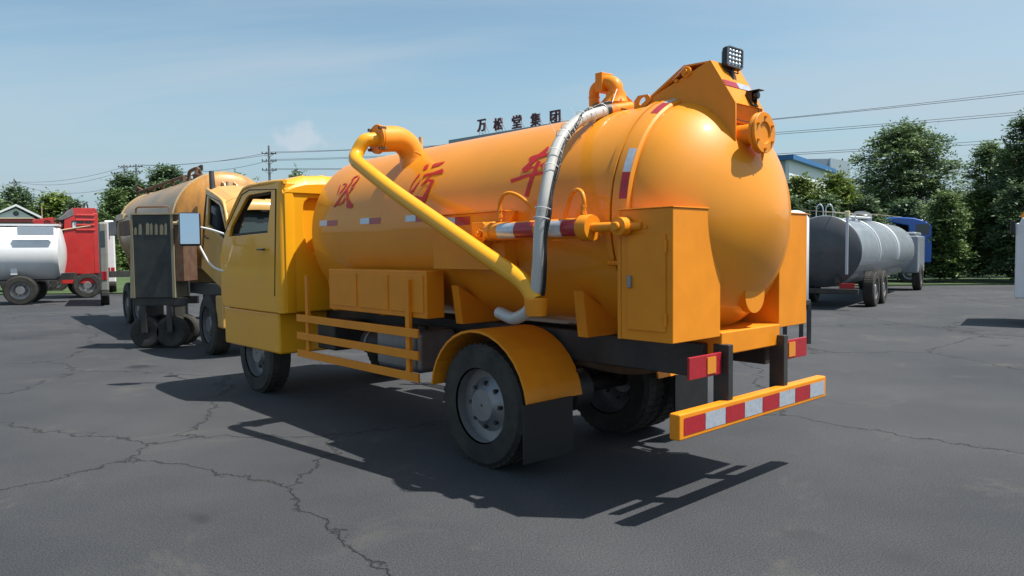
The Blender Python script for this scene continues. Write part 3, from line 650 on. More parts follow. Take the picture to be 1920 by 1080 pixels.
    flg = MB().lathe([(fy-.012, .12), (fy-.012, .143), (fy, .143), (fy+.002, .13), (fy+.004, .13), (fy+.006, .143), (fy+.020, .143), (fy+.024, .138), (fy+.024, .06)], (fe.x, 0, fe.z), 'y', 40).build('pipe_flange', m_or2, ris, smooth=True, auto=30)
    for k in range(4):
        a = math.pi/4+math.pi/2*k; MB().box(fe.x+.138*math.cos(a)-.016, fe.x+.138*math.cos(a)+.016, fy-.03, fy+.05, fe.z+.138*math.sin(a)-.014, fe.z+.138*math.sin(a)+.014).build('clamp_bolt', m_rusty, ris, bev=.004)
    b1 = T(664, 297, 1, 1.13)
    lp = [fe+Vector((0, .01, 0)), fe+Vector((.01, .07, -.008)), fe+Vector((.03, .14, -.03)), Vector((T(670, 286, 1, 1.10).x, 1.10, T(670, 286, 1, 1.10).z)), T(667, 300, 1, 1.15), T(682, 314, 1, 1.16), T(718, 343, 1, 1.16), T(760, 374, 1, 1.16), T(850, 437, 1, 1.16)]
    v = (lp[-1]-lp[-2]).normalized(); lp += [lp[-1]+v*.45, lp[-1]+v*.9, lp[-1]+v*1.0+Vector((-.05, 0, -.10))]
    sp_ = MB().tube(bez(lp, 8), .066, 28).build('suction_pipe', m_yel, root, smooth=True, label='long yellow suction pipe running down the side')
    e_ = lp[-1]
    MB().lathe([(e_.z-.10, .075), (e_.z-.02, .085), (e_.z+.02, .085), (e_.z+.03, .07)], (e_.x, e_.y, 0), 'z', 24).build('coupling', m_or2, sp_, smooth=True, auto=30)
    MB().box(1.3, 1.34, .92, 1.16, T(850, 437, 1, 1.16).z-.12, T(850, 437, 1, 1.16).z-.04).build('pipe_support', m_or2, sp_, bev=.004)
    # light pipe stub behind the elbow
    vs_ = T(789, 257, 1, .15)
    MB().tube([(vs_.x, .15, 2.70), (vs_.x, .15, vs_.z)], .022, 10).build('vent_stub', m_band, root, smooth=True)
    # chassis and everything below ------------------------------------------
    for s in (1, -1):
        MB().box(-.45, 6.4, s*.42-.04, s*.42+.04, .86, 1.10).build('frame_rail', m_chs, root, bev=.01)
    for x in (.4, 1.9, 3.2, 4.2):
        MB().prism([(-.75, 1.10), (.75, 1.10), (.80, 1.45), (.5, 1.28), (0, 1.20), (-.5, 1.28), (-.80, 1.45)], x-.05, x+.05, 'x').build('tank_saddle', m_or2, root, bev=.005)
    for s in (1, -1):
        wheel(root, 5.72, s*.93, .5, .27, s); wheel(root, 1.25, s*.93, .5, .27, s); wheel(root, 1.25, s*.62, .5, .27, s)
        fp = [(1.25+.62*math.cos(a), .52+.60*math.sin(a)) for a in np.linspace(R_(8), R_(172), 16)]
        fo = [(1.25+.60*math.cos(a), .52+.58*math.sin(a)) for a in np.linspace(R_(172), R_(8), 16)]
        MB().prism(fp+fo, s*.50, s*1.10).build('mudguard', m_or2, root)
        for z in (.62, .82, 1.02): MB().box(2.1, 4.5, s*1.06-.012, s*1.06+.012, z-.04, z+.04).build('guard_rail', m_or2, root, bev=.004)
        for x in (2.3, 4.3): MB().box(x-.03, x+.03, s*1.03-.02, s*1.03+.015, .6, 1.5).build('guard_post', m_or2, root)
        hc = MB().box(2.05, 3.85, s*.80 if s > 0 else -1.0, 1.0 if s > 0 else s*.80, 1.15, 1.58).build('hose_cabinet', m_or2, root, bev=.01)
        for k in range(3):
            MB().box(2.09+.585*k, 2.63+.585*k, s*1.0-.004 if s > 0 else -1.012, 1.012 if s > 0 else -.996, 1.20, 1.54).build('cabinet_door', m_or2, hc, bev=.004)
        tl = MB().box(-.575, -.555, min(s*.42, s*.80), max(s*.42, s*.80), .90, 1.05).build('tail_lamp', m_tapr, root, bev=.006)
        MB().box(-.582, -.574, min(s*.5, s*.6), max(s*.5, s*.6), .92, 1.03).build('indicator_lens', mat('amber_lens', (.7, .25, .02), .2, coat=.5), tl)
        MB().box(-.62, -.50, s*.38-.03, s*.38+.03, .55, 1.1).build('bumper_post', m_chs, root, bev=.006)
    MB().tube([(1.25, -.9, .5), (1.25, .9, .5)], .07, 12).lathe([(-.2, .08), (-.1, .2), (.1, .2), (.2, .08)], (1.25, 0, .5), 'y', 20).build('rear_axle', m_chs, root, smooth=True)
    MB().tube([(5.72, -.9, .5), (5.72, .9, .5)], .05, 12).build('front_axle', m_chs, root, smooth=True)
    bp = MB().box(-.64, -.56, -1.0, 1.0, .55, .72).build('rear_bumper', m_or2, root, bev=.012)
    for k in range(8):
        MB().add([(-.6425, -.96+.24*k, .58), (-.6425, -.96+.24*k+.235, .58), (-.6425, -.96+.24*k+.235, .69), (-.6425, -.96+.24*k, .69)], [(0, 1, 2, 3)]).build('red_tape' if k % 2 else 'silver_tape', m_tapr if k % 2 else m_taps, bp)
    MB().box(-.56, -.14, -.40, .40, 1.02, 1.18).build('rear_cross_beam', m_or2, root, bev=.01)
    MB().lathe([(-.58, .001), (-.58, .13), (-.52, .13), (-.52, .10), (-.35, .10)], (0, 0, 1.42), 'x', 32).build('drain_outlet', m_or2, door, smooth=True, auto=30)
    for a_ in np.linspace(R_(200), R_(340), 7):
        p = surf(-.04, a_, RT+.05); MB().tube([p-Vector((.08, 0, 0)), p+Vector((.10, 0, 0))], .018, 8).build('door_clamp', m_or2, door, smooth=True)
    at_ = MB().lathe([(-.42, .001), (-.40, .09), (-.36, .13), (.36, .13), (.40, .09), (.42, .001)], (3.3, .62, .78), 'x', 24).build('air_tank', m_chs, root, smooth=True, auto=40)
    for x in (3.05, 3.55): MB().lathe([(x-.02, .132), (x-.02, .138), (x+.02, .138), (x+.02, .132)], (0, .62, .78), 'x', 24).build('strap', m_rim, at_, smooth=True, auto=30)
    ft = MB().box(2.25, 3.0, .50, .96, .62, 1.02).build('fuel_tank', m_rim, root, bev=.06)
    MB().lathe([(1.02, .045), (1.05, .045), (1.05, .001)], (2.4, .80, 0), 'z', 16).build('filler_cap', m_chs, ft, smooth=True, auto=30)
    MB().box(3.9, 4.3, .5, .92, .68, 1.0).build('battery_box', m_chs, root, bev=.02)
    for s in (1, -1):
        for i in range(5): MB().tube(bez([(1.25-.62+.07*i, s*.5, .80-.03*i), (1.25, s*.5, .62-.035*i+.03), (1.25+.62-.07*i, s*.5, .80-.03*i)], 6), .016, 4).build('leaf_spring', m_chs, root)
        MB().box(.58, .60, s*.93-.26, s*.93+.26, .18, .62).build('mud_flap', m_blk, root, bev=.004)
        hg = MB().box(-.40, -.30, min(s*.952, s*.965), max(s*.952, s*.965), 1.55, 1.62)
    MB().tube(bez([(-.2, .3, .95), (.4, .2, .80), (1.0, .28, .84), (2.0, .25, .86)], 5), .05, 10).build('exhaust_pipe', m_rusty, root, smooth=True)
    for s, y in ((1, .948), (-1, -.838)):
        dd = MB().box(-.50, -.19, min(y, y+s*.008), max(y, y+s*.008), 1.22, 1.85).build('access_panel', m_or2, root, bev=.004)
        for z in (1.3, 1.77): MB().tube([(-.50, y+s*.010, z-.04), (-.50, y+s*.010, z+.04)], .010, 8).build('hinge', m_or2, dd)
        MB().box(-.235, -.205, min(y+s*.008, y+s*.03), max(y+s*.008, y+s*.03), 1.50, 1.58).build('latch', m_rim, dd, bev=.004)
    # cab
    cab(root, 4.80, 1.115, 2.60, 1.05, m_yel)
    MB().box(4.95, 6.66, -1.08, 1.08, .55, 1.045).build('cab_skirt', m_yel, root, bev=.03)
    # near mirror and far mirrors
    mp_ = T(357, 418, 0, 6.72)
    MM = Matrix.Translation((6.75, mp_.y, mp_.z)) @ Matrix.Rotation(R_(-20), 4, 'Z') @ Matrix.Rotation(R_(5), 4, 'Y')
    mr = MB().box(0, .08, -.135, .135, -.30, .145).xf(lambda v: MM @ v).build('mirror', m_blkp, root, bev=.03, label='tall near-side door mirror')
    MB().box(-.008, -.0005, -.118, .118, -.28, .128).xf(lambda v: MM @ v).build('mirror_glass', m_mirror, mr, bev=.003)
    MB().tube(bez([(6.5, 1.06, 2.0), (6.7, mp_.y-.25, 2.08), (6.78, mp_.y-.12, mp_.z-.05)], 6), .014, 8).tube(bez([(6.5, 1.06, 1.5), (6.7, mp_.y-.25, 1.6), (6.78, mp_.y-.10, mp_.z-.25)], 6), .014, 8).build('mirror_arm', m_wht, mr, smooth=True)
    m2 = T(447, 412, 0, 6.95)
    mm = MB().box(6.92, 7.0, m2.y-.07, m2.y+.07, m2.z-.11, m2.z+.11).build('mirror', m_blkp, root, bev=.035, label='small front mirror seen through the cab')
    MB().box(6.912, 6.919, m2.y-.05, m2.y+.05, m2.z-.09, m2.z+.09).build('mirror_glass', m_grey, mm, bev=.003)
    MB().tube([(6.96, m2.y, m2.z-.1), (6.75, m2.y+.05, m2.z-.3), (6.66, m2.y+.05, m2.z-.4)], .012, 8).build('mirror_arm', m_blkp, mm, smooth=True)
    MB().tube([T(472, 372, 0, 6.0), T(480, 371.5, 0, 6.0), T(497, 372.5, 0, 6.0)], .012, 8).build('sun_visor_rail', m_grey, root, smooth=True)
    return root
tanker()

# ------------------------------------------------------------------ the dirty tanker parked ahead, cab tilted
def old_tanker():
    F = Frame(-6.0, 15.5, math.atan2(-.796, .605))
    root = F.empty('old_tanker_truck', 'dusty weathered orange tanker on the left with its cab tilted forward and dark side lockers', 'tanker truck')
    U = F.un; R2, Z2 = 1.06, 2.40
    tk = MB().lathe([(-6.35-.22*math.sin(a), R2*math.cos(a)) for a in np.linspace(math.pi/2-.02, .05, 10)]+[(x, R2) for x in np.linspace(-6.35, 0, 10)], (0, 0, Z2), 'x', 96).build('tank', m_dusty, root, smooth=True)
    MB().lathe([(.0, R2)]+[(.27*math.sin(a), R2*math.cos(a)) for a in np.linspace(.05, math.pi/2-.02, 14)], (0, 0, Z2), 'x', 96).build('front_head', m_rust, root, smooth=True)
    for x in (-.06, -6.25): MB().lathe([(x-.04, R2), (x-.035, R2+.03), (x+.05, R2+.03), (x+.055, R2)], (0, 0, Z2), 'x', 96).build('end_band', m_band, root, smooth=True, auto=30)
    # pipe along the top
    rp = MB().tube([U(258, 361, 1, -.25), U(345, 331, 1, -.25)], .036, 12).build('top_pipe', m_rusty, root, smooth=True)
    a = U(258, 361, 1, -.25); b = U(345, 331, 1, -.25)
    for k in range(6):
        c = a+(b-a)*k/5; MB().box(c.x-.03, c.x+.03, c.y-.03, c.y+.03, c.z-.12, c.z-.03).build('pipe_bracket', m_rusty, rp)
    MB().tube([a+Vector((-.1, 0, .05)), a+Vector((.15, 0, .12)), a+Vector((.2, .1, .05))], .04, 8).tube([a+Vector((-.05, 0, -.1)), a+Vector((-.05, 0, .2))], .03, 8).build('stop_valve', m_rusty, rp, smooth=True)
    # valve on the crown
    v0 = U(372, 328, 1, 0); vb = MB().lathe([(3.3, .12), (3.58, .12), (3.58, .14), (3.61, .14), (3.61, .10), (3.70, .07), (3.76, .04)], (v0.x, 0, 0), 'z', 24).build('vent_valve', m_rusty, root, smooth=True, auto=30)
    l0 = U(354, 325, 1, 0)
    MB().tube(bez([(l0.x, 0, 3.3), (l0.x, 0, 3.62), (l0.x+.08*(1 if v0.x > l0.x else -1), 0, 3.74), ((l0.x+v0.x)/2, 0, 3.77), (v0.x, 0, 3.75), (v0.x, 0, 3.6)], 5), .042, 12).build('vent_pipe', m_rusty, vb, smooth=True)
    for k in range(3): MB().lathe([(3.70, .03), (3.82, .03), (3.84, .001)], (v0.x-.08+.1*k, .05, 0), 'z', 8).build('valve_stem', m_chs, vb)
    # cream wedge of the front bracket and ram
    for y_ in (-.12, .12): MB().prism([(.05, 3.28), (.35, 3.20), (.50, 2.95), (.36, 2.90), (.18, 3.0), (.0, 3.12)], y_-.02, y_+.02).build('front_bracket', m_band, root)
    MB().tube([(.48, -.42, 3.42), (.60, -.42, 2.7), (.72, -.42, 2.1)], [.05, .07, .09], 12).build('intake_snorkel', m_chs, root, smooth=True)
    MB().tube([(.50, -.1, 3.22), (.55, -.1, 2.6)], .05, 10).build('air_pipe', m_band, root, smooth=True)
    c = U(367, 352, 1, -.55); MB().tube([c+Vector((0, 0, .1)), c+Vector((.05, 0, -.05))], .04, 8).build('head_handle', m_band, root, smooth=True)
    for (px, py) in ((404, 327), (410, 328), (418, 329)):
        c = U(px, py, 1, .35); MB().tube([(c.x, .35, 3.1), (c.x, .35, c.z), ], .035, 8).build('top_fitting', m_rusty, root, smooth=True)
    yl = -1.22
    MB().box(-5.2, -1.2, yl+.3, yl+.55, .9, 1.75).build('locker', m_rusty, root, bev=.01)
    c = U(332, 419, 1, yl-.05); MB().tube([c, c+Vector((.45, 0, .02))], .055, 10).build('side_pipe', m_band, root, smooth=True)
    # rear end platform and boxes
    for k, (p, q_, m_) in enumerate((((213, 410), (240, 416), m_rusty), ((217, 404), (230, 412), m_band), ((203, 417), (219, 440), m_chs), ((223, 416), (243, 440), m_rusty))):
        A, B = U(p[0], p[1], 1, -1.0-.05*k), U(q_[0], q_[1], 1, -1.0-.05*k)
        MB().box(min(A.x, B.x), max(A.x, B.x), -1.0-.05*k, -.3, min(A.z, B.z), max(A.z, B.z)).build(('rear_platform', 'tank_fitting', 'rear_lamp_box', 'rear_upright')[k], m_, root, bev=.01)
    # chassis
    for s in (1, -1):
        MB().box(-6.8, 3.4, s*.42-.04, s*.42+.04, .9, 1.15).build('frame_rail', m_chs, root)
        for x in (2.6, -3.6, -4.95): wheel(root, x, s*1.0, .52, .3, s)
    for x in (-.6, -2.6, -4.6, -5.9): MB().prism([(-.8, 1.15), (.8, 1.15), (.95, 1.7), (0, 1.35), (-.95, 1.7)], x-.06, x+.06, 'x').build('tank_saddle', m_dusty, root)
    MB().box(1.0, 2.0, -.35, .45, 1.0, 1.75).build('engine_block', m_chs, root, bev=.04)
    # tilted cab: turned about a hinge at the front bumper
    piv = Vector((3.6, 0, .9)); M4 = Matrix.Translation(piv) @ Matrix.Rotation(R_(15), 4, 'Y') @ Matrix.Translation(-piv)
    cab(root, 1.62, 1.0, 2.48, 1.0, m_pale, M4, glass=m_dglass)
    MB().box(3.0, 3.4, -1.1, 1.1, .5, 1.05).build('front_bumper', m_pale, root, bev=.03)
    # white frame round the windscreen opening and two hinges
    for y in (-.35, .45):
        MB().box(2.98, 3.01, y-.06, y+.06, 2.36, 2.385).xf(lambda v: M4 @ v).build('visor_clip', m_chs, root)
    MB().tube([M4 @ Vector((2.8, -.6, 2.62)), M4 @ Vector((2.85, -.55, 2.70))], .05, 10).build('roof_lamp', m_blkp, root, smooth=True)
    # dark bundle and pipe inside the open door
    c = Vector((1.75, -1.02, 2.55)); M5 = M4
    MB().box(1.92, 2.35, -.93, -.68, 1.65, 2.28).xf(lambda v: M5 @ v).build('hanging_jacket', m_seat, root, bev=.09)
    MB().box(1.94, 2.2, -.95, -.88, 2.10, 2.24).xf(lambda v: M5 @ v).build('jacket_collar', m_grey, root, bev=.03)
    return root
old_tanker()

# ------------------------------------------------------------------ vehicles far left
m_tred = mat('truck_red', (.50, .025, .022), .35, coat=.5, var=.08, dirt=(.3, .08, .06), dirtamt=.15)
m_white = mat('vehicle_white', (.72, .73, .74), .35, coat=.4, var=.04)
m_dkgl = mat('dark_glass', (.03, .045, .05), .08, spec=.8)
def locker_cart():
    d = 13.6; F = Frame(gx(282, d), d, 0)
    root = F.empty('equipment_cabinet', 'dark equipment cabinet with khaki posts and pale stencilled strokes before the old tanker', 'cabinet')
    G = lambda px, py: F.un(px, py, 1, 0)
    a, b = G(247, 403), G(321, 403); zt = a.z
    m_dp = mat('cabinet_dark_paint', (.026, .031, .032), .5, var=.2, dirt=(.10, .09, .06), dirtamt=.2, dscale=3)
    body = MB().box(a.x, b.x, 0, .7, .95, zt).build('cabinet_body', m_dp, root, bev=.01)
    e = G(232, 440)
    MB().prism([(a.x-.08, .95), (a.x+.01, .95), (a.x+.01, zt), (a.x-.02, zt)], -.01, .5).build('end_post', m_khaki, root)
    MB().box(G(319, 403).x, G(324, 403).x, -.012, .5, .95, zt+.01).build('corner_post', m_khaki, root)
    MB().box(a.x-.02, G(342, 403).x, -.016, .68, zt+.003, zt+.025).build('top_edge', m_band, root)
    MB().box(G(324.5, 403).x, G(341, 403).x, .02, .6, 1.25, zt).build('rusty_side_box', m_rusty, root, bev=.01)
    for k, (x, h) in enumerate(((254, 5), (263, 12), (277, 14), (284, 13), (293, 12), (303, 11), (311, 13))):
        p = G(x, 434); t = G(x, 434-h-3); w2 = .022+.006*(k % 3)
        MB().prism([(p.x-w2, p.z-.06), (p.x+w2*.8, p.z-.06), (p.x+w2, t.z-.04), (p.x+w2*.3, t.z), (p.x-w2*.8, t.z-.03)], -.006, -.001).build('pale_stencil', m_khaki, body)
    rl = [G(249, 403), G(250, 391), G(254, 387.5), G(309, 386.5), G(313, 389), G(314, 403)]
    MB().tube([p+Vector((0, .1, 0)) for p in rl], .018, 8).build('hand_rail', m_rusty, root, smooth=True)
    c = G(328, 419); MB().tube([c+Vector((0, -.05, 0)), c+Vector((.13, -.05, 0))], .035, 10).build('side_pipe', m_band, root, smooth=True)
    for x in (a.x+.15, b.x-.1):
        for y in (.12, .58): MB().lathe([(y-.07, .001), (y-.07, .12), (y-.09, .16), (y-.09, .26), (y-.06, .30), (y+.06, .30), (y+.09, .26), (y+.09, .001)], (x, 0, .30), 'y', 24).build('wheel', m_tyre, root, smooth=True, auto=30)
        MB().box(x-.05, x+.05, .0, .7, .3, .80).build('axle_hanger', m_chs, root)
    for y in (.08, .60): MB().box(a.x-.05, G(341, 403).x, y-.04, y+.04, .80, .948).build('frame_rail', m_chs, root, bev=.006)
locker_cart()
def red_truck():
    d = 31; F = Frame(gx(150, d), d, R_(180+36))
    root = F.empty('red_truck', 'tall red tractor cab facing left with ribbed roof fairing, parked behind the white tankers', 'truck')
    U = lambda px, py: (lambda v: (v.x, v.z))(F.un(px, py, 1, 1.15))
    def G(px, py): v = F.un(px, py, 1, 1.15); return (v.x, v.z)
    out = [G(182, 432), G(182, 395), G(178, 390), G(135, 390), G(129, 397), G(121, 411), G(112, 436)]
    out[0] = (out[0][0], 1.0); out[-1] = (out[-1][0], 1.0)
    zt = G(150, 390)[1]
    win = [G(134, 430), G(134, 414), G(157, 414), G(157, 426)]; win2 = [G(160, 425), G(160, 413), G(170, 412), G(170, 423)]
    b = MB()
    for s in (1, -1): b.holed(out, [win, win2], s*1.15, s*1.08)
    b.prism([out[1], out[2], out[3], (out[3][0]-.02, out[3][1]-.1), (out[1][0]+.05, out[1][1]-.1)], -1.08, 1.08)
    b.box(out[1][0], out[1][0]+.06, -1.08, 1.08, 1.0, out[1][1]-.05)
    body = b.build('cab_body', m_tred, root, bev=.015)
    MB().prism([win[0], win[1], win[2], win[3]], 1.10, 1.11).build('side_window', m_dkgl, root)
    MB().prism([win2[0], win2[1], win2[2], win2[3]], 1.10, 1.11).build('side_window', m_dkgl, root)
    MB().prism([G(143, 427), G(143, 416), G(136, 416), G(136, 428)], 1.112, 1.12).build('window_sticker', mat('pale_sticker', (.55, .6, .7), .5), root)
    # windscreen and front
    p0, p1 = G(121, 411), G(111, 437)
    MB().prism([p0, p1, (p1[0]-.05, p1[1]), (p0[0]-.05, p0[1])], -1.07, 1.07).build('windscreen', m_dglass, root)
    MB().prism([(p1[0], p1[1]), (p1[0]+.05, 1.0), (p1[0]-.1, 1.0), (p1[0]-.1, p1[1])], -1.08, 1.08).build('front_panel', m_tred, root, bev=.02)
    fair = MB().prism([G(129, 397), G(136, 390), G(139, 403), G(124, 410), G(114, 413), G(107, 411), G(116, 406)], -1.05, 1.17).build('sun_visor', mat('grey_fairing', (.14, .13, .13), .5, var=.2), root, bev=.01)
    for k in range(4):
        z = zt-.28-.20*k; a, b_ = G(141, 400)[0], G(177, 400)[0]
        MB().box(min(a, b_), max(a, b_), 1.15, 1.19, z-.05, z+.03).build('side_rib', m_tred, body, bev=.02)
    MB().box(out[1][0]-.02, out[1][0]+.18, -1.16, 1.16, 1.0, out[1][1]-.1).build('rear_corner', m_tred, root, bev=.03)
    a, b_ = G(112, 432), G(170, 423)
    MB().tube([(a[0], 1.165, a[1]), (b_[0], 1.165, b_[1])], .03, 6).build('waist_trim', m_band, root)
    MB().tube(bez([Vector((G(160, 389)[0], .6, zt)), Vector((G(162, 384)[0], .6, zt+.22)), Vector((G(166, 384)[0], .6, zt+.2)), Vector((G(168, 389)[0], .6, zt))], 4), .03, 6).build('roof_horn', m_chs, root)
    for s in (1, -1):
        wheel(root, out[-1][0]-.9, s*1.0, .52, .3, s); MB().box(-6, out[-1][0]-.2, s*.42-.05, s*.42+.05, .8, 1.05).build('frame_rail', m_chs, root)
        wheel(root, -3.2, s*1.0, .52, .3, s)
    MB().box(out[1][0]+.1, out[-1][0], -1.1, 1.1, .6, 1.0).build('skirt', m_tred, root, bev=.03)
red_truck()

def long_white():
    d = 27; F = Frame(gx(20, d), d, R_(24))
    root = F.empty('white_tanker', 'long white tanker with a flat walkway along its top, in front of the red cab', 'tanker truck')
    G = lambda px, py: F.un(px, py, 1, -1.1)
    zt = G(60, 421).z; x0, x1 = -8.5, G(112, 424).x
    MB().lathe([(x0, .4), (x0+.15, .95), (x0+.3, 1.05), (x1-.3, 1.05), (x1-.12, .95), (x1, .4), (x1, .001)], (0, 0, zt-1.05), 'x', 40, .98).build('tank', m_white, root, smooth=True)
    MB().box(x0+.2, x1-.15, -.35, .35, zt-.02, zt+.05).build('walkway', m_white, root)
    a = G(32, 428); MB().box(a.x, x1-.2, -1.14, -1.02, a.z-.25, a.z+.06).build('side_tray', m_taps, root, bev=.01)
    MB().box(x0, x1+.3, -.45, .45, .85, 1.1).build('frame', m_chs, root)
    for x in (x0+1.2, x0+2.5, x1-1.3):
        for s in (1, -1): wheel(root, x, s*1.0, .52, .3, s)
    for x in (x0+1, x1-1.5): MB().box(x-.1, x+.1, -.9, .9, 1.08, 1.5).build('tank_saddle', m_white, root)
long_white()

def red_crane():
    d = 36; F = Frame(gx(80, d), d, R_(28))
    root = F.empty('red_flatbed_truck', 'low red lorry body with a round ring at its end, left of the red cab', 'truck')
    G = lambda px, py: F.un(px, py, 1, -1.0)
    a, b, c = G(62, 410), G(99, 407), G(99, 421)
    MB().prism([(a.x, 1.2), (b.x, 1.2), (b.x, b.z), (a.x+.3, a.z), (a.x, a.z-.08)], -1.0, 1.0).build('body_side', m_tred, root, bev=.02)
    e = G(89, 419)
    MB().lathe([(-1.08, .16), (-1.08, .24), (-1.0, .24), (-1.0, .16), (-1.08, .16)], (e.x, 0, e.z), 'y', 24).build('ring', m_tred, root, smooth=True, auto=30)
    MB().box(a.x, b.x, -.45, .45, .8, 1.2).build('frame', m_chs, root)
    f, g_ = G(-40, 408), G(64, 417)
    t2 = MB().box(f.x, g_.x, -1.0, 1.0, g_.z, f.z).build('cargo_side', mat('faded_red', (.42, .08, .07), .5, var=.15), root, bev=.02)
    MB().box(f.x, g_.x, -.98, .98, 1.1, g_.z-.004).build('lower_body', mat('olive_side', (.16, .15, .10), .6, var=.1), root)
    MB().tube([G(62, 409.5)+Vector((0, -.02, 0)), G(-40, 409.5)+Vector((0, -.02, 0))], .03, 6).build('side_rail', m_band, root)
    for x in (a.x+.8, f.x+1.2, f.x+2.5):
        for s in (1, -1): wheel(root, x, s*.95, .5, .28, s)
    p = G(78.5, 410); MB().tube([(p.x, -.9, 1.3), (p.x, -.9, G(78.5, 386).z)], .025, 6).build('whip_aerial', m_band, root)
red_crane()

def box_van(px0, px1, pt, d, name, lab, m_, rear=None):
    F = Frame(gx((px0+px1)/2, d), d, R_(29)); root = F.empty(name, lab, 'van' if 'van' in name else 'truck')
    G = lambda px, py: F.un(px, py, 1, -1.0)
    a, b = G(px0, pt), G(px1, pt)
    MB().box(a.x, b.x, -1.0, 3.2, .5, a.z).build('body', m_, root, bev=.08)
    MB().box(a.x+.2, b.x-.2, -1.012, -1.002, a.z-.85, a.z-.3).build('rear_window', m_dkgl, root, bev=.01)
    MB().box(a.x+.03, b.x-.03, -1.04, 3.2, .35, .5).build('bumper', m_chs, root, bev=.02)
    for s in (a.x+.12, b.x-.12):
        for y in (-.2, 2.4): MB().lathe([(-.12, .001), (-.12, .36), (.12, .36), (.12, .001)], (s, y, .36), 'x', 24).build('wheel', m_tyre, root, smooth=True, auto=30)
        MB().box(s-.07, s+.07, -1.02, -.99, .9, 1.2).build('tail_lamp', m_tapr, root, bev=.01)
box_van(183, 200, 416, 26, 'grey_van', 'dull grey van body with rounded top right behind the red cab', mat('dull_grey_green', (.20, .20, .17), .5, var=.1))
box_van(194, 214, 413, 34, 'white_van', 'white van roof between the red cab and the old tanker', m_white)

# gatehouse with gable and round window
def gable():
    d = 56; F = Frame(gx(30, d), d, R_(33))
    root = F.empty('gabled_house', 'white house with a low gable and round attic window behind the red lorry', 'building')
    G = lambda px, py: F.un(px, py, 1, 0)
    e0, pk, e1 = G(-22, 409), G(30, 387), G(80, 411)
    mw = mat('white_render', (.74, .76, .78), .8, var=.04)
    c = G(30, 400.5); ring = [(c.x+.20*math.cos(t), c.z+.20*math.sin(t)) for t in [2*math.pi*k/20 for k in range(20)]]
    MB().holed([(e0.x+.3, 0), (e1.x-.5, 0), (e1.x-.5, e1.z+.05), (pk.x, pk.z-.15), (e0.x+.3, e0.z+.1)], [ring], 0, .25).build('gable_wall', mw, root)
    MB().box(e0.x+.3, e0.x+.55, .25, 8, 0, e0.z).box(e1.x-.75, e1.x-.5, .25, 8, 0, e1.z).box(e0.x+.55, e1.x-.75, 7.8, 8, 0, e1.z).build('side_walls', mw, root)
    wn = MB().lathe([(.10, .001), (.10, .21)], (c.x, 0, c.z), 'y', 20).build('round_window', m_dkgl, root)
    MB().lathe([(-.03, .20), (-.03, .26), (.0, .26)], (c.x, 0, c.z), 'y', 20).build('window_frame', mw, wn)
    for a, b in ((e0, pk), (e1, pk)):
        MB().prism([(a.x, a.z), (b.x, b.z), (b.x, b.z+.16), (a.x, a.z+.16)], -.35, 8.4).build('roof', mw, root)
    g0, g1 = G(66, 409), G(90, 411)
    MB().box(e1.x-.5, G(92, 411).x, .3, 6, 0, G(92, 413).z).build('porch', mw, root)
gable()

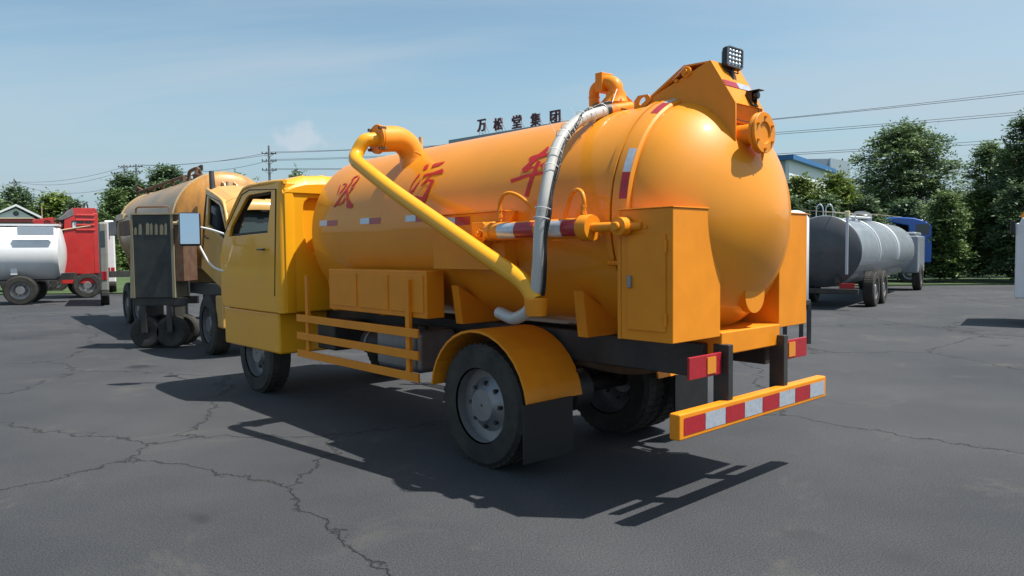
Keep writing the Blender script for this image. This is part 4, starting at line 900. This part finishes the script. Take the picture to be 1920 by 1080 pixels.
# ------------------------------------------------------------------ right: grey tanker, blue cab, white dome tank
def grey_tanker():
    F = Frame(gx(1543, 21), 21.0, R_(54))
    root = F.empty('grey_tanker', 'grey tanker with rear end coloured dark for shade, beacon and white hoops right of the orange door', 'tanker truck')
    m_gshade = mat('shaded_tank_grey', (.060, .066, .075), .45, coat=.2, var=.15, vscale=1.5, dirt=(.12, .12, .12), dirtamt=.2)  # tank grey made darker: shade on the rear head put into its colour
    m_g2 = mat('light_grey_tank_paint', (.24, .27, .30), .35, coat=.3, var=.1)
    G = lambda px, py, y=0: F.un(px, py, 1, y)
    zt = F.un(1543, 405.5, 0, 0).z; R3 = 1.02; zc = zt-R3; x1 = 10.5
    MB().lathe([(-.16, .01), (-.13, R3*.55), (0, R3*.98), (.02, R3)], (0, 0, zc), 'x', 64).build('rear_head', m_gshade, root, smooth=True)
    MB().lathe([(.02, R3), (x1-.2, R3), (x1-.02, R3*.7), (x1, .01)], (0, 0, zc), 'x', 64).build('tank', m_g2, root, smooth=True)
    for x in (.05, G(1604, 408, -.3).x, G(1642, 410, -.3).x, 6.5):
        pts = [(x, (R3+.01)*math.cos(a), zc+(R3+.01)*math.sin(a)) for a in np.linspace(-.3, math.pi+.3, 40)]
        MB().tube(pts, .025 if x > .1 else .012, 6).build('hoop', m_white if x > .1 else m_taps, root, smooth=True)
    MB().tube([G(1592, 406.5, -.45), G(1612, 407.5, -.45), G(1633, 409, -.45)], .04, 8).build('top_pipe', m_white, root, smooth=True)
    for px in (1601, 1631): c = G(px, 407.5, -.45); MB().box(c.x-.04, c.x+.04, -.50, -.40, c.z-.12, c.z+.09).build('pipe_clamp', m_taps, root)
    for px in (1537, 1555):
        c = F.un(px, 383, 0, .4); y = c.y
        MB().tube(bez([Vector((.4, y-.09, zt-.1)), Vector((.4, y-.09, c.z-.12)), Vector((.4, y, c.z)), Vector((.4, y+.09, c.z-.12)), Vector((.4, y+.09, zt-.1))], 5), .016, 8).build('ladder_loop', m_taps, root, smooth=True)
    for yy, off in ((-.25, 0), (.3, 0)):
        rl = [G(px, py, yy) for px, py in ((1560, 398), (1588, 401), (1640, 402), (1690, 407))] if yy < 0 else [F.un(1505, 394, 0, .3), F.un(1545, 397, 0, .5), G(1600, 400, .3)]
        MB().tube(rl, .014, 6).build('guard_rail', m_khaki, root, smooth=True)
    for px in (1565, 1612, 1660):
        c = G(px, 401, -.25); MB().tube([(c.x, -.25, zt-.15), (c.x, -.25, c.z)], .012, 6).build('rail_post', m_khaki, root)
    for px in (1506, 1518, 1548):
        c = F.un(px, 396, 0, .3); MB().tube([(.3, c.y, zc+.6), (.3, c.y, c.z)], .012, 6).build('rail_post', m_khaki, root)
    c = F.un(1588.5, 405, 0, -.25)
    pb = MB().box(-.27, -.21, c.y-.035, c.y+.035, 1.0, c.z-.02).build('beacon_post', m_taps, root, bev=.01)
    MB().lathe([(c.z-.02, .07), (c.z+.13, .075), (c.z+.14, .05), (c.z+.14, .001)], (-.24, c.y, 0), 'z', 16).build('beacon', mat('beacon_yellow', (.75, .70, .42), .3), root, smooth=True, auto=30)
    c = G(1617, 400, 0); Mx = Matrix.Translation((c.x, 0, c.z)) @ Matrix.Rotation(R_(-14), 4, 'Y') @ Matrix.Rotation(R_(10), 4, 'X')
    MB().lathe([(0, .001), (.02, .24), (.0, .27), (-.03, .27), (-.03, .001)], (0, 0, 0), 'z', 28).xf(lambda v: Mx @ v).build('manhole_lid', mat('lid_grey', (.12, .125, .13), .35, metal=.4), root, smooth=True, auto=40)
    MB().lathe([(zt-.08, .26), (zt+.05, .26), (zt+.05, .22)], (c.x, 0, 0), 'z', 24).build('manhole_neck', m_g2, root)
    for s in (1, -1):
        MB().box(-.2, x1+2.2, s*.42-.05, s*.42+.05, .75, .95).build('frame_rail', m_chs, root)
        for x in (1.6, 3.0, x1+1.0): wheel(root, x, s*1.0, .52, .3, s)
        MB().box(-.24, -.2, s*.7-.2, s*.7+.2, .6, .75).build('tail_lamp', m_tapr, root, bev=.01)
    for x in (1.2, 5, x1-1): MB().box(x-.1, x+.1, -.8, .8, .95, 1.2).build('tank_saddle', m_g2, root)
    MB().box(-.3, -.2, -1.0, 1.0, .45, .6).build('rear_bumper', m_chs, root, bev=.02)
    MB().box(x1+.3, x1+2.2, -1.1, 1.1, .7, 2.2).box(x1+.4, x1+2.0, -1.0, 1.0, 2.2, 2.35).build('cab', m_g2, root, bev=.08)
grey_tanker()
def blue_truck():
    d = 36; F = Frame(gx(1690, d), d, R_(-28))
    root = F.empty('blue_truck', 'bright blue truck cab with a ribbed curved roof behind the grey tanker', 'truck')
    mb_ = mat('truck_blue', (.02, .12, .48), .35, coat=.5, var=.08)
    G = lambda px, py: F.un(px, py, 1, -1.0)
    a, b, c = G(1635, 409), G(1712, 408), G(1748, 424)
    xs = [a.x, G(1650, 407).x, G(1685, 406).x, b.x, G(1735, 413).x, c.x]
    zs = [G(1635, 411).z, G(1650, 408.5).z, G(1685, 407).z, G(1712, 408.5).z, G(1735, 414).z, c.z]
    low = [zs[0]-.10, zs[0]-.16, zs[1]-.22, zs[1]-.30]
    poly = [(x, z) for x, z in zip(xs, zs)]+[(c.x, 1.0), (G(1712, 409).x-.1, 1.0), (G(1712, 409).x-.2, zs[0]-.35)]
    MB().prism(poly[:3]+poly[3:], -1.0, 1.0).build('cab_body', mb_, root, bev=.06)
    for k in range(6):
        x = xs[0]+.35+(xs[3]-xs[0]-.3)*k/5; zz = np.interp(x, xs, zs) if xs[0] < xs[-1] else np.interp(-x, [-v for v in xs], zs)
        MB().box(x-.05, x+.03, -.95, .95, zz-.05, zz+.03).build('roof_rib', mb_, root, bev=.015)
    e = G(1722, 418); MB().box(e.x-.1, e.x+.45, -1.012, -1.003, e.z-.55, e.z-.06).build('side_window', m_dkgl, root, bev=.01)
    MB().box(xs[0]-2, c.x, -.45, .45, .8, 1.0).build('frame', m_chs, root)
    for x in (c.x-.9, xs[0]-.8):
        for s in (1, -1): wheel(root, x, s*.95, .5, .28, s)
    MB().box(xs[0]-2.2, xs[0]-.1, -1.0, 1.0, 1.0, 1.7).build('load_bed', mb_, root, bev=.02)
blue_truck()
def dome_tank():
    d = 13.5; c = at(1489, 405, d)
    F = Frame(c.x, c.y, 0); root = F.empty('white_tank_trailer', 'white rounded tank top peeking over the orange corner box at right', 'tank')
    zt = at(1489, 394, d).z
    MB().lathe([(.75, .22), (.8, .26), (zt-.16, .26), (zt-.06, .20), (zt-.01, .09), (zt, .001)], (0, 0, 0), 'z', 32).build('shell', m_white, root, smooth=True)
    MB().lathe([(.72, .001), (.72, .30), (.80, .30), (.80, .001)], (0, 0, 0), 'z', 24).build('base_ring', m_chs, root)
    for s in (1, -1):
        for t in (1, -1): MB().box(s*.22-.03, s*.22+.03, t*.18-.03, t*.18+.03, 0, .75).build('leg', m_chs, root)
dome_tank()
def orange_cab_far():
    d = 16; F = Frame(gx(1912, d), d, R_(-36)); root = F.empty('white_orange_truck', 'white truck front with an orange upper edge at the right picture edge', 'truck')
    G = lambda px, py: F.un(px, py, 1, 0)
    a = G(1905, 418); t = G(1916, 408)
    MB().prism([(a.x, .6), (a.x+2.2, .6), (a.x+2.2, t.z+.1), (t.x, t.z), (t.x-.04, t.z-.12), (a.x, a.z)], 0, 1.9).build('cab_body', m_white, root, bev=.03)
    MB().prism([(t.x-.03, t.z+.005), (t.x+1.9, t.z+.11), (t.x+1.9, t.z+.25), (t.x+.05, t.z+.16), (t.x-.01, t.z+.08)], .1, 1.8).build('roof_fairing', m_or2, root, bev=.02)
    MB().box(a.x-.10, a.x-.01, -.12, -.05, a.z-.25, a.z+.05).build('mirror', m_blkp, root, bev=.02)
    MB().box(a.x+.35, a.x+1.4, -.012, -.003, 1.6, t.z-.15).build('side_window', m_dkgl, root)
    for y in (.2, 1.7): MB().lathe([(-.14, .001), (-.14, .48), (.14, .48), (.14, .001)], (a.x+.9, y, .48), 'y', 28).build('wheel', m_tyre, root, smooth=True, auto=30)
orange_cab_far()

# ------------------------------------------------------------------ buildings
m_wallw = mat('white_wall', (.72, .75, .80), .7, var=.03, vscale=.5)
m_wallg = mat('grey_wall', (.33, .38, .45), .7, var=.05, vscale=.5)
m_blue = mat('blue_roof_edge', (.03, .14, .34), .5, var=.08)
def win(root, x0, x1, y, z0, z1):
    o = MB().box(x0, x1, y-.02, y+.05, z0, z1).build('window', m_dkgl, root)
    fr = MB()
    for k in range(3): x = x0+(x1-x0)*k/2; fr.box(x-.04, x+.04, y-.05, y-.022, z0, z1)
    for z in (z0, (z0+z1)/2, z1): fr.box(x0+.04, x1-.04, y-.045, y-.024, z-.03, z+.03)
    fr.build('window_frame', m_wallw, o)
def right_building():
    P0 = at(1480, 291, 60); P1 = at(1556, 317, 70.7)
    F = Frame(P0.x, P0.y, math.atan2(P1.y-P0.y, P1.x-P0.x)); L = math.hypot(P1.x-P0.x, P1.y-P0.y)
    root = F.empty('white_hall', 'white hall with a blue roof edge at right above the bushes', 'building')
    z = P0.z; L2 = L+.4; W_ = 14
    MB().box(0, L2, 0, .3, 0, z-.38).build('long_wall', m_wallw, root)
    MB().box(0, .3, .3, W_, 0, z-.38).build('end_wall', m_wallg, root, label='grey end wall')
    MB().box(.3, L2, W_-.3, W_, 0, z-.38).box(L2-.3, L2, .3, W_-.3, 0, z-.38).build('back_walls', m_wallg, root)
    MB().box(-.45, L2+.3, -.45, W_+.3, z-.379, z).build('roof_edge', m_blue, root)
    for k in range(4): win(root, 1.2+3.1*k, 2.9+3.1*k, 0, z-4.2, z-2.6)
    # taller block behind
    Q0 = at(1516, 297, 82); F2 = Frame(Q0.x, Q0.y, 0)
    r2 = F2.empty('white_block', 'pale block with grey upper wall rising behind the blue-edged hall', 'building')
    g = lambda px, py: F2.un(px, py, 1, 0)
    xm, xe = g(1555, 296).x, g(1592, 303).x
    MB().box(0, xm, 0, 10, 0, g(1520, 298).z).build('grey_wing', m_wallg, r2)
    MB().prism([(xm+.004, 0), (xe, 0), (xe, g(1592, 304).z), (xm+.004, g(1556, 297).z)], -.3, 10).build('white_wing', m_wallw, r2)
    win(r2, g(1566, 0).x, g(1574, 0).x, -.3, g(1570, 328).z, g(1570, 320).z)
    MB().tube([g(1578, 304)+Vector((0, -.2, 0)), g(1578, 298)+Vector((0, -.2, 0))], .08, 6).build('roof_vent', m_chs, r2)
right_building()

def sign_building():
    A_ = at(853, 263, 116.5); B_ = at(1052, 240.5, 101.8)
    ang = math.atan2(B_.y-A_.y, B_.x-A_.x); F = Frame(A_.x, A_.y, ang)
    root = F.empty('office_block', 'grey flat-roofed office block whose roof edge shows above the tank', 'building')
    z = A_.z; L = 25
    m_rf = mat('grey_roof_edge', (.30, .33, .37), .6, var=.06, vscale=.4)
    MB().box(0, L, 0, 16, 0, z-.9).build('walls', m_wallw, root)
    MB().box(-.6, L+.6, -.8, 16.8, z-.899, z).build('roof', m_rf, root)
    for f in range(5):
        for k in range(6): win(root, 1.5+4.0*k, 3.7+4.0*k, 0, 1.2+3.5*f, 3.0+3.5*f)
    g = F.un(806, 273, 1, 0)
    MB().box(g.x-6, -.62, 1, 14, 0, F.un(830, 270, 1, 0).z-.5).build('side_wing', m_wallw, root)
    MB().box(g.x-6.4, -.62, .4, 14.4, F.un(830, 270, 1, 0).z-.499, F.un(830, 270, 1, 0).z).build('side_wing_roof', m_blue, root)
    # rooftop letters
    m_let = mat('letter_dark_red', (.075, .018, .022), .5, var=.1)
    chars = [('万', 902, 224, 246), ('松', 933, 221, 244), ('堂', 968, 216, 240), ('集', 1003, 212, 236), ('团', 1040, 207, 231.5)]
    sg = F.empty('rooftop_sign', 'row of five dark red Chinese characters on frames above the office roof', 'sign')
    for ch, px, t, b in chars:
        p0, p1 = F.un(px, b, 1, .6), F.un(px, t, 1, .6); h = p1.z-p0.z
        cu = bpy.data.curves.new('letter', 'FONT'); cu.body = ch; cu.size = 1; cu.align_x = 'LEFT'; cu.align_y = 'BOTTOM'; cu.resolution_u = 3
        to = bpy.data.objects.new('letter', cu); col.objects.link(to)
        bpy.context.view_layer.update()
        dg = bpy.context.evaluated_depsgraph_get(); me = bpy.data.meshes.new_from_object(to.evaluated_get(dg)); col.objects.unlink(to); bpy.data.objects.remove(to)
        co = np.array([v.co[:] for v in me.vertices]); mn, mx_ = co.min(0), co.max(0); bm = bmesh.new(); bm.from_mesh(me)
        wdt = h*.98; sx = wdt/(mx_[0]-mn[0]); sy = h/(mx_[1]-mn[1])
        for v in bm.verts: v.co = ((v.co.x-mn[0])*sx-wdt/2+p0.x, .6, (v.co.y-mn[1])*sy+p0.z)
        # embolden: grow outwards a little, then give depth
        bmesh.ops.remove_doubles(bm, verts=bm.verts, dist=.0005)
        be = [e for e in bm.edges if e.is_boundary]; disp = {}
        ge = bmesh.ops.extrude_face_region(bm, geom=list(bm.faces)); nv = [v for v in ge['geom'] if isinstance(v, bmesh.types.BMVert)]
        for v in nv: v.co.y += .25
        bmesh.ops.recalc_face_normals(bm, faces=bm.faces)
        for v in bm.verts: v.normal_update()
        for v in bm.verts:
            n_ = Vector((v.normal.x, 0, v.normal.z))
            if n_.length > .05: v.co += n_.normalized()*.045
        me2 = bpy.data.meshes.new('letter'); bm.to_mesh(me2); bm.free(); me2.materials.append(m_let)
        lo = bpy.data.objects.new('letter', me2); col.objects.link(lo); lo.parent = sg; lo['label'] = 'dark red character '+ch
        fr = MB()
        for dx in (-.38, .38):
            fr.tube([(p0.x+dx*wdt, .95, z), (p0.x+dx*wdt, .95, p1.z)], .028, 5); fr.tube([(p0.x+dx*wdt, 2.1, z), (p0.x+dx*wdt, .95, p0.z+.5*h)], .022, 5)
        for q_ in (.15, .55, .9): fr.tube([(p0.x-.45*wdt, .92, p0.z+h*q_), (p0.x+.45*wdt, .92, p0.z+h*q_)], .022, 5)
        fr.tube([(p0.x-.38*wdt, .95, z+.1), (p0.x+.38*wdt, .95, p0.z)], .018, 5).tube([(p0.x+.38*wdt, .95, z+.1), (p0.x-.38*wdt, .95, p0.z)], .018, 5)
        fr.build('support_frame', m_chs, sg)
        me.name = 'x'; bpy.data.meshes.remove(me)
sign_building()

# ------------------------------------------------------------------ power poles and lines
m_conc = mat('pole_concrete', (.20, .21, .22), .8, var=.1)
m_wire = mat('wire', (.02, .022, .026), .5)
def pole(px, top, d, arms, lab, rz):
    b = at(px, 500, d); root = empty('utility_pole', (b.x, b.y, 0), lab, 'utility pole', 'power line poles', rz)
    h = at(px, top, d).z
    MB().tube([(0, 0, 0), (0, 0, h)], [.17, .095], 12).build('pole', m_conc, root, smooth=True)
    for py in arms:
        z = at(px, py, d).z
        a = MB().box(-.68, .68, -.04, .04, z-.035, z+.035).build('cross_arm', m_chs, root)
        MB().tube([(-.5, -.08, z), (0, -.08, z-.38)], .022, 5).tube([(.5, -.08, z), (0, -.08, z-.38)], .022, 5).build('brace', m_chs, a)
        for x in (-.62, -.25, .25, .62):
            MB().lathe([(z+.036, .035), (z+.07, .055), (z+.11, .035), (z+.15, .05), (z+.19, .03), (z+.19, .001)], (x, 0, 0), 'z', 8).build('insulator', m_chs, a)
    return root
pole(510, 273, 70, (288, 302, 319), 'tall three-armed utility pole behind the yellow cab roof', R_(8))
pole(262, 308, 82, (312, 322), 'utility pole right of its twin in the big tree left of the old tanker', R_(6))
pole(240, 309, 85, (313,), 'utility pole left of its twin in the big tree left of the old tanker', R_(6))
pole(34, 335, 100, (343,), 'lone utility pole over the tree at far left', R_(6))
def wire(p, q, mid, lab, grp, r=.02):
    """p, q: (px,py,d) ends; mid: (px,py) a point it passes"""
    A_, B_ = at(*p), at(*q); best = None
    def at_t(t, s): P = A_.lerp(B_, t); P.z -= 4*s*t*(1-t); return P
    for t in np.linspace(.02, .98, 97):
        P = A_.lerp(B_, t); D = P
        px = 960+FOC*P.x/P.y
        if best is None or abs(px-mid[0]) < best[0]: best = (abs(px-mid[0]), t)
    t = best[1]; P = A_.lerp(B_, t); tz = at(mid[0], mid[1], P.y).z; s = (P.z-tz)/(4*t*(1-t))
    o = MB().tube([at_t(t_, s) for t_ in np.linspace(0, 1, 40)], r, 5).build('power_line', m_wire, None, smooth=True)
    tag(o, lab, 'cable', grp); return o
E_ = (2330, 42)
g1 = 'overhead wires crossing to the right of the orange tanker'
for (y0, y1, mid, ly, nm) in ((285, 119, (1455, 221.5), 'a', 'topmost overhead wire right of the orange door'), (287, 128, (1455, 224.5), 'a', 'second overhead wire just under the topmost, right of the orange door'),
                        (299, 170, (1455, 249), 'b', 'third overhead wire from the top, right of the orange door'), (301, 176, (1455, 252.5), 'b', 'fourth overhead wire from the top, right of the orange door'),
                        (316, 228, (1470, 288), 'c', 'second lowest overhead wire, passing over the blue-edged hall'), (318, 238, (1470, 291), 'c', 'lowest overhead wire, grazing the blue-edged hall roof')):
    wire((510, y0, 70), (2330, y1, 42), mid, nm, g1, .016)
g2 = 'overhead wires between the poles at left'
for i, (p, q, mid, nm) in enumerate((((262, 309, 82), (508, 285, 70), (380, 306, 0), 'highest wire between the twin poles and the three-armed pole'), ((262, 311, 82), (512, 289, 70), (400, 304, 0), 'second wire between the twin poles and the three-armed pole'),
     ((262, 312, 82), (508, 300, 70), (380, 322, 0), 'lowest wire between the twin poles and the three-armed pole'),
     ((34, 341, 100), (240, 311, 85), (140, 336, 0), 'upper wire between the lone left pole and the twin poles'), ((34, 342, 100), (240, 317, 85), (140, 344, 0), 'middle wire between the lone left pole and the twin poles'),
     ((34, 346, 100), (235, 345, 85), (150, 362, 0), 'lowest wire left of the twin poles'), ((-80, 352, 118), (34, 341, 100), (0, 350, 0), 'wire running off the left edge from the lone pole'))):
    wire(p, q, mid[:2], nm, g2, .018)

# ------------------------------------------------------------------ trees
def leafmat(name, c, var=.35):
    m = bpy.data.materials.new(name); m.use_nodes = True; t = m.node_tree; t.nodes.remove(t.nodes['Principled BSDF'])
    out = t.nodes['Material Output']; at_ = t.nodes.new('ShaderNodeAttribute'); at_.attribute_name = 'tone'
    r = t.nodes.new('ShaderNodeMixRGB'); r.inputs[1].default_value = (c[0]*(1-var), c[1]*(1-var), c[2]*(1-var*.6), 1); r.inputs[2].default_value = (min(1, c[0]*(1+var*1.5)), c[1]*(1+var), c[2]*(1+var*.3), 1)
    t.links.new(at_.outputs['Fac'], r.inputs[0])
    d = t.nodes.new('ShaderNodeBsdfPrincipled'); d.inputs['Roughness'].default_value = .5; d.inputs['Specular IOR Level'].default_value = .35; t.links.new(r.outputs[0], d.inputs['Base Color'])
    tl = t.nodes.new('ShaderNodeBsdfTranslucent'); t.links.new(r.outputs[0], tl.inputs['Color'])
    mx = t.nodes.new('ShaderNodeMixShader'); mx.inputs[0].default_value = .22; t.links.new(d.outputs[0], mx.inputs[1]); t.links.new(tl.outputs[0], mx.inputs[2]); t.links.new(mx.outputs[0], out.inputs['Surface'])
    return m
L_dark = leafmat('dark_leaves', (.105, .175, .085)); L_mid = leafmat('mid_leaves', (.12, .20, .065)); L_bri = leafmat('bright_leaves', (.16, .235, .05))
L_feather = leafmat('feathery_leaves', (.15, .235, .105))
m_bark = mat('bark', (.11, .09, .07), .9, var=.3, vscale=4)
def tree(px, top, half, d, lm, lab, seed, n=14000, leaf=.13, flat=.55, bot=1.6, group='trees around the yard', name='tree', trunk=True, pl=1.0):
    rg = np.random.default_rng(seed); c0 = at(px, 470, d); H = at(px, top, d).z; Rw = half/FOC*d
    root = empty(name, (c0.x, c0.y, 0), lab, 'tree' if trunk else 'bush', group)
    hc = (H-bot)
    # limbs
    tb = MB(); tips = []
    if trunk:
        tb.tube([(0, 0, 0), (.05*Rw, 0, H*.3), (-.03*Rw, .03*Rw, H*.6), (0, 0, H*.85)], [.04*Rw+.05, .03*Rw+.03, .02*Rw, .006*Rw], 8)
    K = 84 if trunk else 40
    for k in range(K):
        a = k*2.39996+rg.uniform(-.4, .4); u = min(1, (k+rg.uniform(.1, .9))/K)
        z = bot+hc*(.02+.90*u); prof = math.sqrt(max(.04, 1-(max(0, u-.35)/.66)**2))*(.86+.14*min(1, u/.35))
        rr = Rw*.80*prof*(rg.uniform(.8, 1.08) if k % 3 else rg.uniform(.2, .6))
        tips.append((rr*math.cos(a), rr*math.sin(a), min(z, H-.22*Rw*rg.uniform(.5, 1)), Rw*rg.uniform(.22, .36)*(1.1-.3*u)))
        s_ = Vector((0, 0, max(.3, z*.55))); e_ = Vector(tips[-1][:3]); mid_ = s_.lerp(e_, .5)+Vector((0, 0, .06*Rw))
        tb.tube([s_, mid_, e_], [.012*Rw+.012, .007*Rw+.008, .003*Rw+.003], 5)
    tips.append((0, 0, H-.22*Rw, Rw*.25))
    tb.build('trunk', m_bark, root, smooth=True)
    # leaf sprays: little flat twigs of leaves spread through each clump
    T_ = np.array(tips); wgt = T_[:, 3]**2; wgt /= wgt.sum()
    ns = n//7; ci = rg.choice(len(T_), ns, p=wgt)
    dirs = rg.normal(size=(ns, 3)); dirs /= np.linalg.norm(dirs, axis=1)[:, None]; dirs[:, 2] = np.where(dirs[:, 2] < -.3, -dirs[:, 2], dirs[:, 2])
    rad = T_[ci, 3]*(.15+.95*rg.random(ns)**.55)
    cen = T_[ci, :3]+dirs*rad[:, None]*np.array([1, 1, flat+.2])
    # break the outline with a few long sprays
    lng = rg.random(ns) < .07; cen[lng] += dirs[lng]*T_[ci[lng], 3:4]*.35
    tone_s = np.clip(rg.normal(.45, .18, ns)+.25*(rg.random(len(T_))-.5)[ci]*2, 0, 1)
    # each spray: 7 leaves along an outward twig
    tw = dirs*np.array([1, 1, .35])+rg.normal(0, .35, (ns, 3))*np.array([1, 1, .5]); tw[:, 2] -= .15; tw /= np.linalg.norm(tw, axis=1)[:, None]
    sd_ = np.cross(tw, np.array([0, 0, 1.0])); sd_ /= np.linalg.norm(sd_, axis=1)[:, None]+1e-6
    V = []; tone = []
    L_ = leaf*(.8+.8*rg.random(ns))
    for k in range(7):
        side = (k % 2)*2-1 if k < 6 else 0
        base = cen+tw*((k//2)*L_*.75)[:, None]
        dr = tw*.5+sd_*side*.9; dr += rg.normal(0, .22, dr.shape); dr /= np.linalg.norm(dr, axis=1)[:, None]
        pp = np.cross(dr, rg.normal(0, .45, dr.shape)+np.array([0, 0, 1.0])); pp /= np.linalg.norm(pp, axis=1)[:, None]+1e-6
        ll = (L_*1.15)[:, None]; wd_ = (L_*.30)[:, None]
        q4 = np.stack([base, base+dr*ll*.5+pp*wd_, base+dr*ll, base+dr*ll*.5-pp*wd_], 1)
        V.append(q4); tone.append(np.clip(tone_s+rg.normal(0, .1, ns), 0, 1))
    V = np.concatenate(V).reshape(-1, 3); V[:, 2] = np.maximum(V[:, 2], .05); tone = np.concatenate(tone); nf = len(tone)
    me = bpy.data.meshes.new('crown'); me.vertices.add(len(V)); me.vertices.foreach_set('co', V.ravel())
    me.loops.add(nf*4); me.loops.foreach_set('vertex_index', np.arange(nf*4, dtype=np.int32)); me.polygons.add(nf)
    me.polygons.foreach_set('loop_start', np.arange(0, nf*4, 4, dtype=np.int32)); me.polygons.foreach_set('loop_total', np.full(nf, 4, dtype=np.int32)); me.update()
    at2 = me.attributes.new('tone', 'FLOAT', 'FACE'); at2.data.foreach_set('value', tone.astype(np.float32))
    me.materials.append(lm); o = bpy.data.objects.new('crown' if trunk else 'foliage', me); col.objects.link(o); o.parent = root
    return root
RG = 'trees behind the grey tanker at right'; LG = 'trees behind the vehicles at left'
tree(1694, 229, 103, 42, L_feather, 'large feathery domed tree, the tallest beside the white hall', 1, 70000, .12, bot=1.5, group=RG)
tree(1852, 264, 48, 44, L_feather, 'airy feathery tree between the big domed tree and the right-edge tree', 2, 24000, .12, bot=1.8, group=RG)
tree(1935, 205, 62, 36, L_dark, 'dark tall tree cut by the right picture edge', 3, 42000, .12, bot=1.2, group=RG)
tree(1893, 275, 36, 40, L_dark, 'dark narrower tree just left of the right-edge tree', 4, 26000, .12, bot=1.0, group=RG)
tree(1500, 326, 50, 38, L_bri, 'bright green tree right behind the orange door', 5, 26000, .11, bot=.6, group=RG)
tree(1568, 324, 48, 36, L_bri, 'bright green leafy tree below the white hall, left of the big domed tree', 6, 26000, .12, bot=.6, group=RG)
BG = 'undergrowth bushes behind the grey tanker'
for i, (px, top, half, d, lm, lab) in enumerate(((1620, 372, 42, 35, L_dark, 'dark bush left under the big domed tree'), (1700, 372, 42, 37, L_dark, 'dark bush straight under the big domed tree'),
        (1770, 360, 40, 35, L_mid, 'mid green bush right under the big domed tree'), (1835, 348, 42, 37, L_mid, 'mid green bush under the airy feathery tree'), (1905, 345, 42, 34, L_dark, 'dark bush low at the right picture edge'),
        (1545, 372, 40, 34, L_dark, 'dark bush under the bright trees beside the orange door'), (1480, 372, 36, 34, L_dark, 'dark bush mostly hidden by the orange door'))):
    tree(px, top, half, d, lm, lab, 20+i, 16000, .11, bot=.2, group=BG, name='bush', trunk=False)
tree(36, 348, 44, 78, L_dark, 'dark round tree under the lone pole at far left', 7, 22000, .2, bot=1, group=LG)
tree(-8, 368, 26, 70, L_mid, 'tree cut by the left picture edge', 8, 9000, .2, bot=1, group=LG)
tree(108, 361, 44, 70, L_bri, 'lighter green tree above the gap between gabled house and red cab', 9, 22000, .2, bot=.8, group=LG)
tree(145, 374, 20, 66, L_dark, 'small dark tree just left above the red cab', 10, 7000, .18, bot=.8, group=LG)
tree(243, 322, 44, 62, L_dark, 'dark tree holding the twin poles, left half of the big clump', 11, 30000, .19, bot=.5, group=LG)
tree(318, 310, 62, 64, L_dark, 'broad dark tree behind the old tanker, right half of the big clump', 12, 36000, .19, bot=.5, group=LG)
tree(222, 352, 28, 60, L_mid, 'shorter mid green tree at the left foot of the big clump', 13, 12000, .17, bot=.4, group=LG)
tree(452, 326, 36, 78, L_mid, 'tree showing above the tilted cab roof of the old tanker', 14, 16000, .2, bot=.8, group=LG)
tree(484, 331, 14, 84, L_mid, 'small tree just left of the three-armed pole', 15, 5000, .2, bot=.8, group=LG)
tree(563, 317, 28, 95, L_mid, 'distant tree peeking over the yellow cab roof', 16, 9000, .25, bot=.8, group=LG)
tree(196, 398, 22, 50, L_mid, 'low bush right of the red cab', 17, 7000, .14, bot=.2, group='low bushes at left', name='bush', trunk=False)
tree(395, 350, 40, 74, L_dark, 'dark tree behind the old tanker valve', 18, 12000, .2, bot=.5, group=LG)
# far belt of woodland closing the yard
def belt():
    rg = np.random.default_rng(5); n = 60000
    ang = rg.uniform(R_(-75), R_(75), n); rr = 150+rg.uniform(0, 10, n); h = 4.2+1.6*np.sin(ang*37)+1.2*np.sin(ang*83+1)
    z = rg.random(n)**.7*h; c = np.stack([rr*np.sin(ang), rr*np.cos(ang), z], 1)
    a = rg.normal(size=(n, 3))*.45; b = rg.normal(size=(n, 3))*.45
    V = np.stack([c-a, c+b, c+a, c-b], 1).reshape(-1, 3)
    me = bpy.data.meshes.new('distant_wood'); me.vertices.add(len(V)); me.vertices.foreach_set('co', V.ravel())
    me.loops.add(n*4); me.loops.foreach_set('vertex_index', np.arange(n*4, dtype=np.int32)); me.polygons.add(n)
    me.polygons.foreach_set('loop_start', np.arange(0, n*4, 4, dtype=np.int32)); me.polygons.foreach_set('loop_total', np.full(n, 4, dtype=np.int32)); me.update()
    at2 = me.attributes.new('tone', 'FLOAT', 'FACE'); at2.data.foreach_set('value', rg.random(n).astype(np.float32))
    me.materials.append(L_dark); o = bpy.data.objects.new('distant_wood', me); col.objects.link(o)
    tag(o, 'far belt of low woodland along the horizon', 'woodland', kind='stuff')
belt()
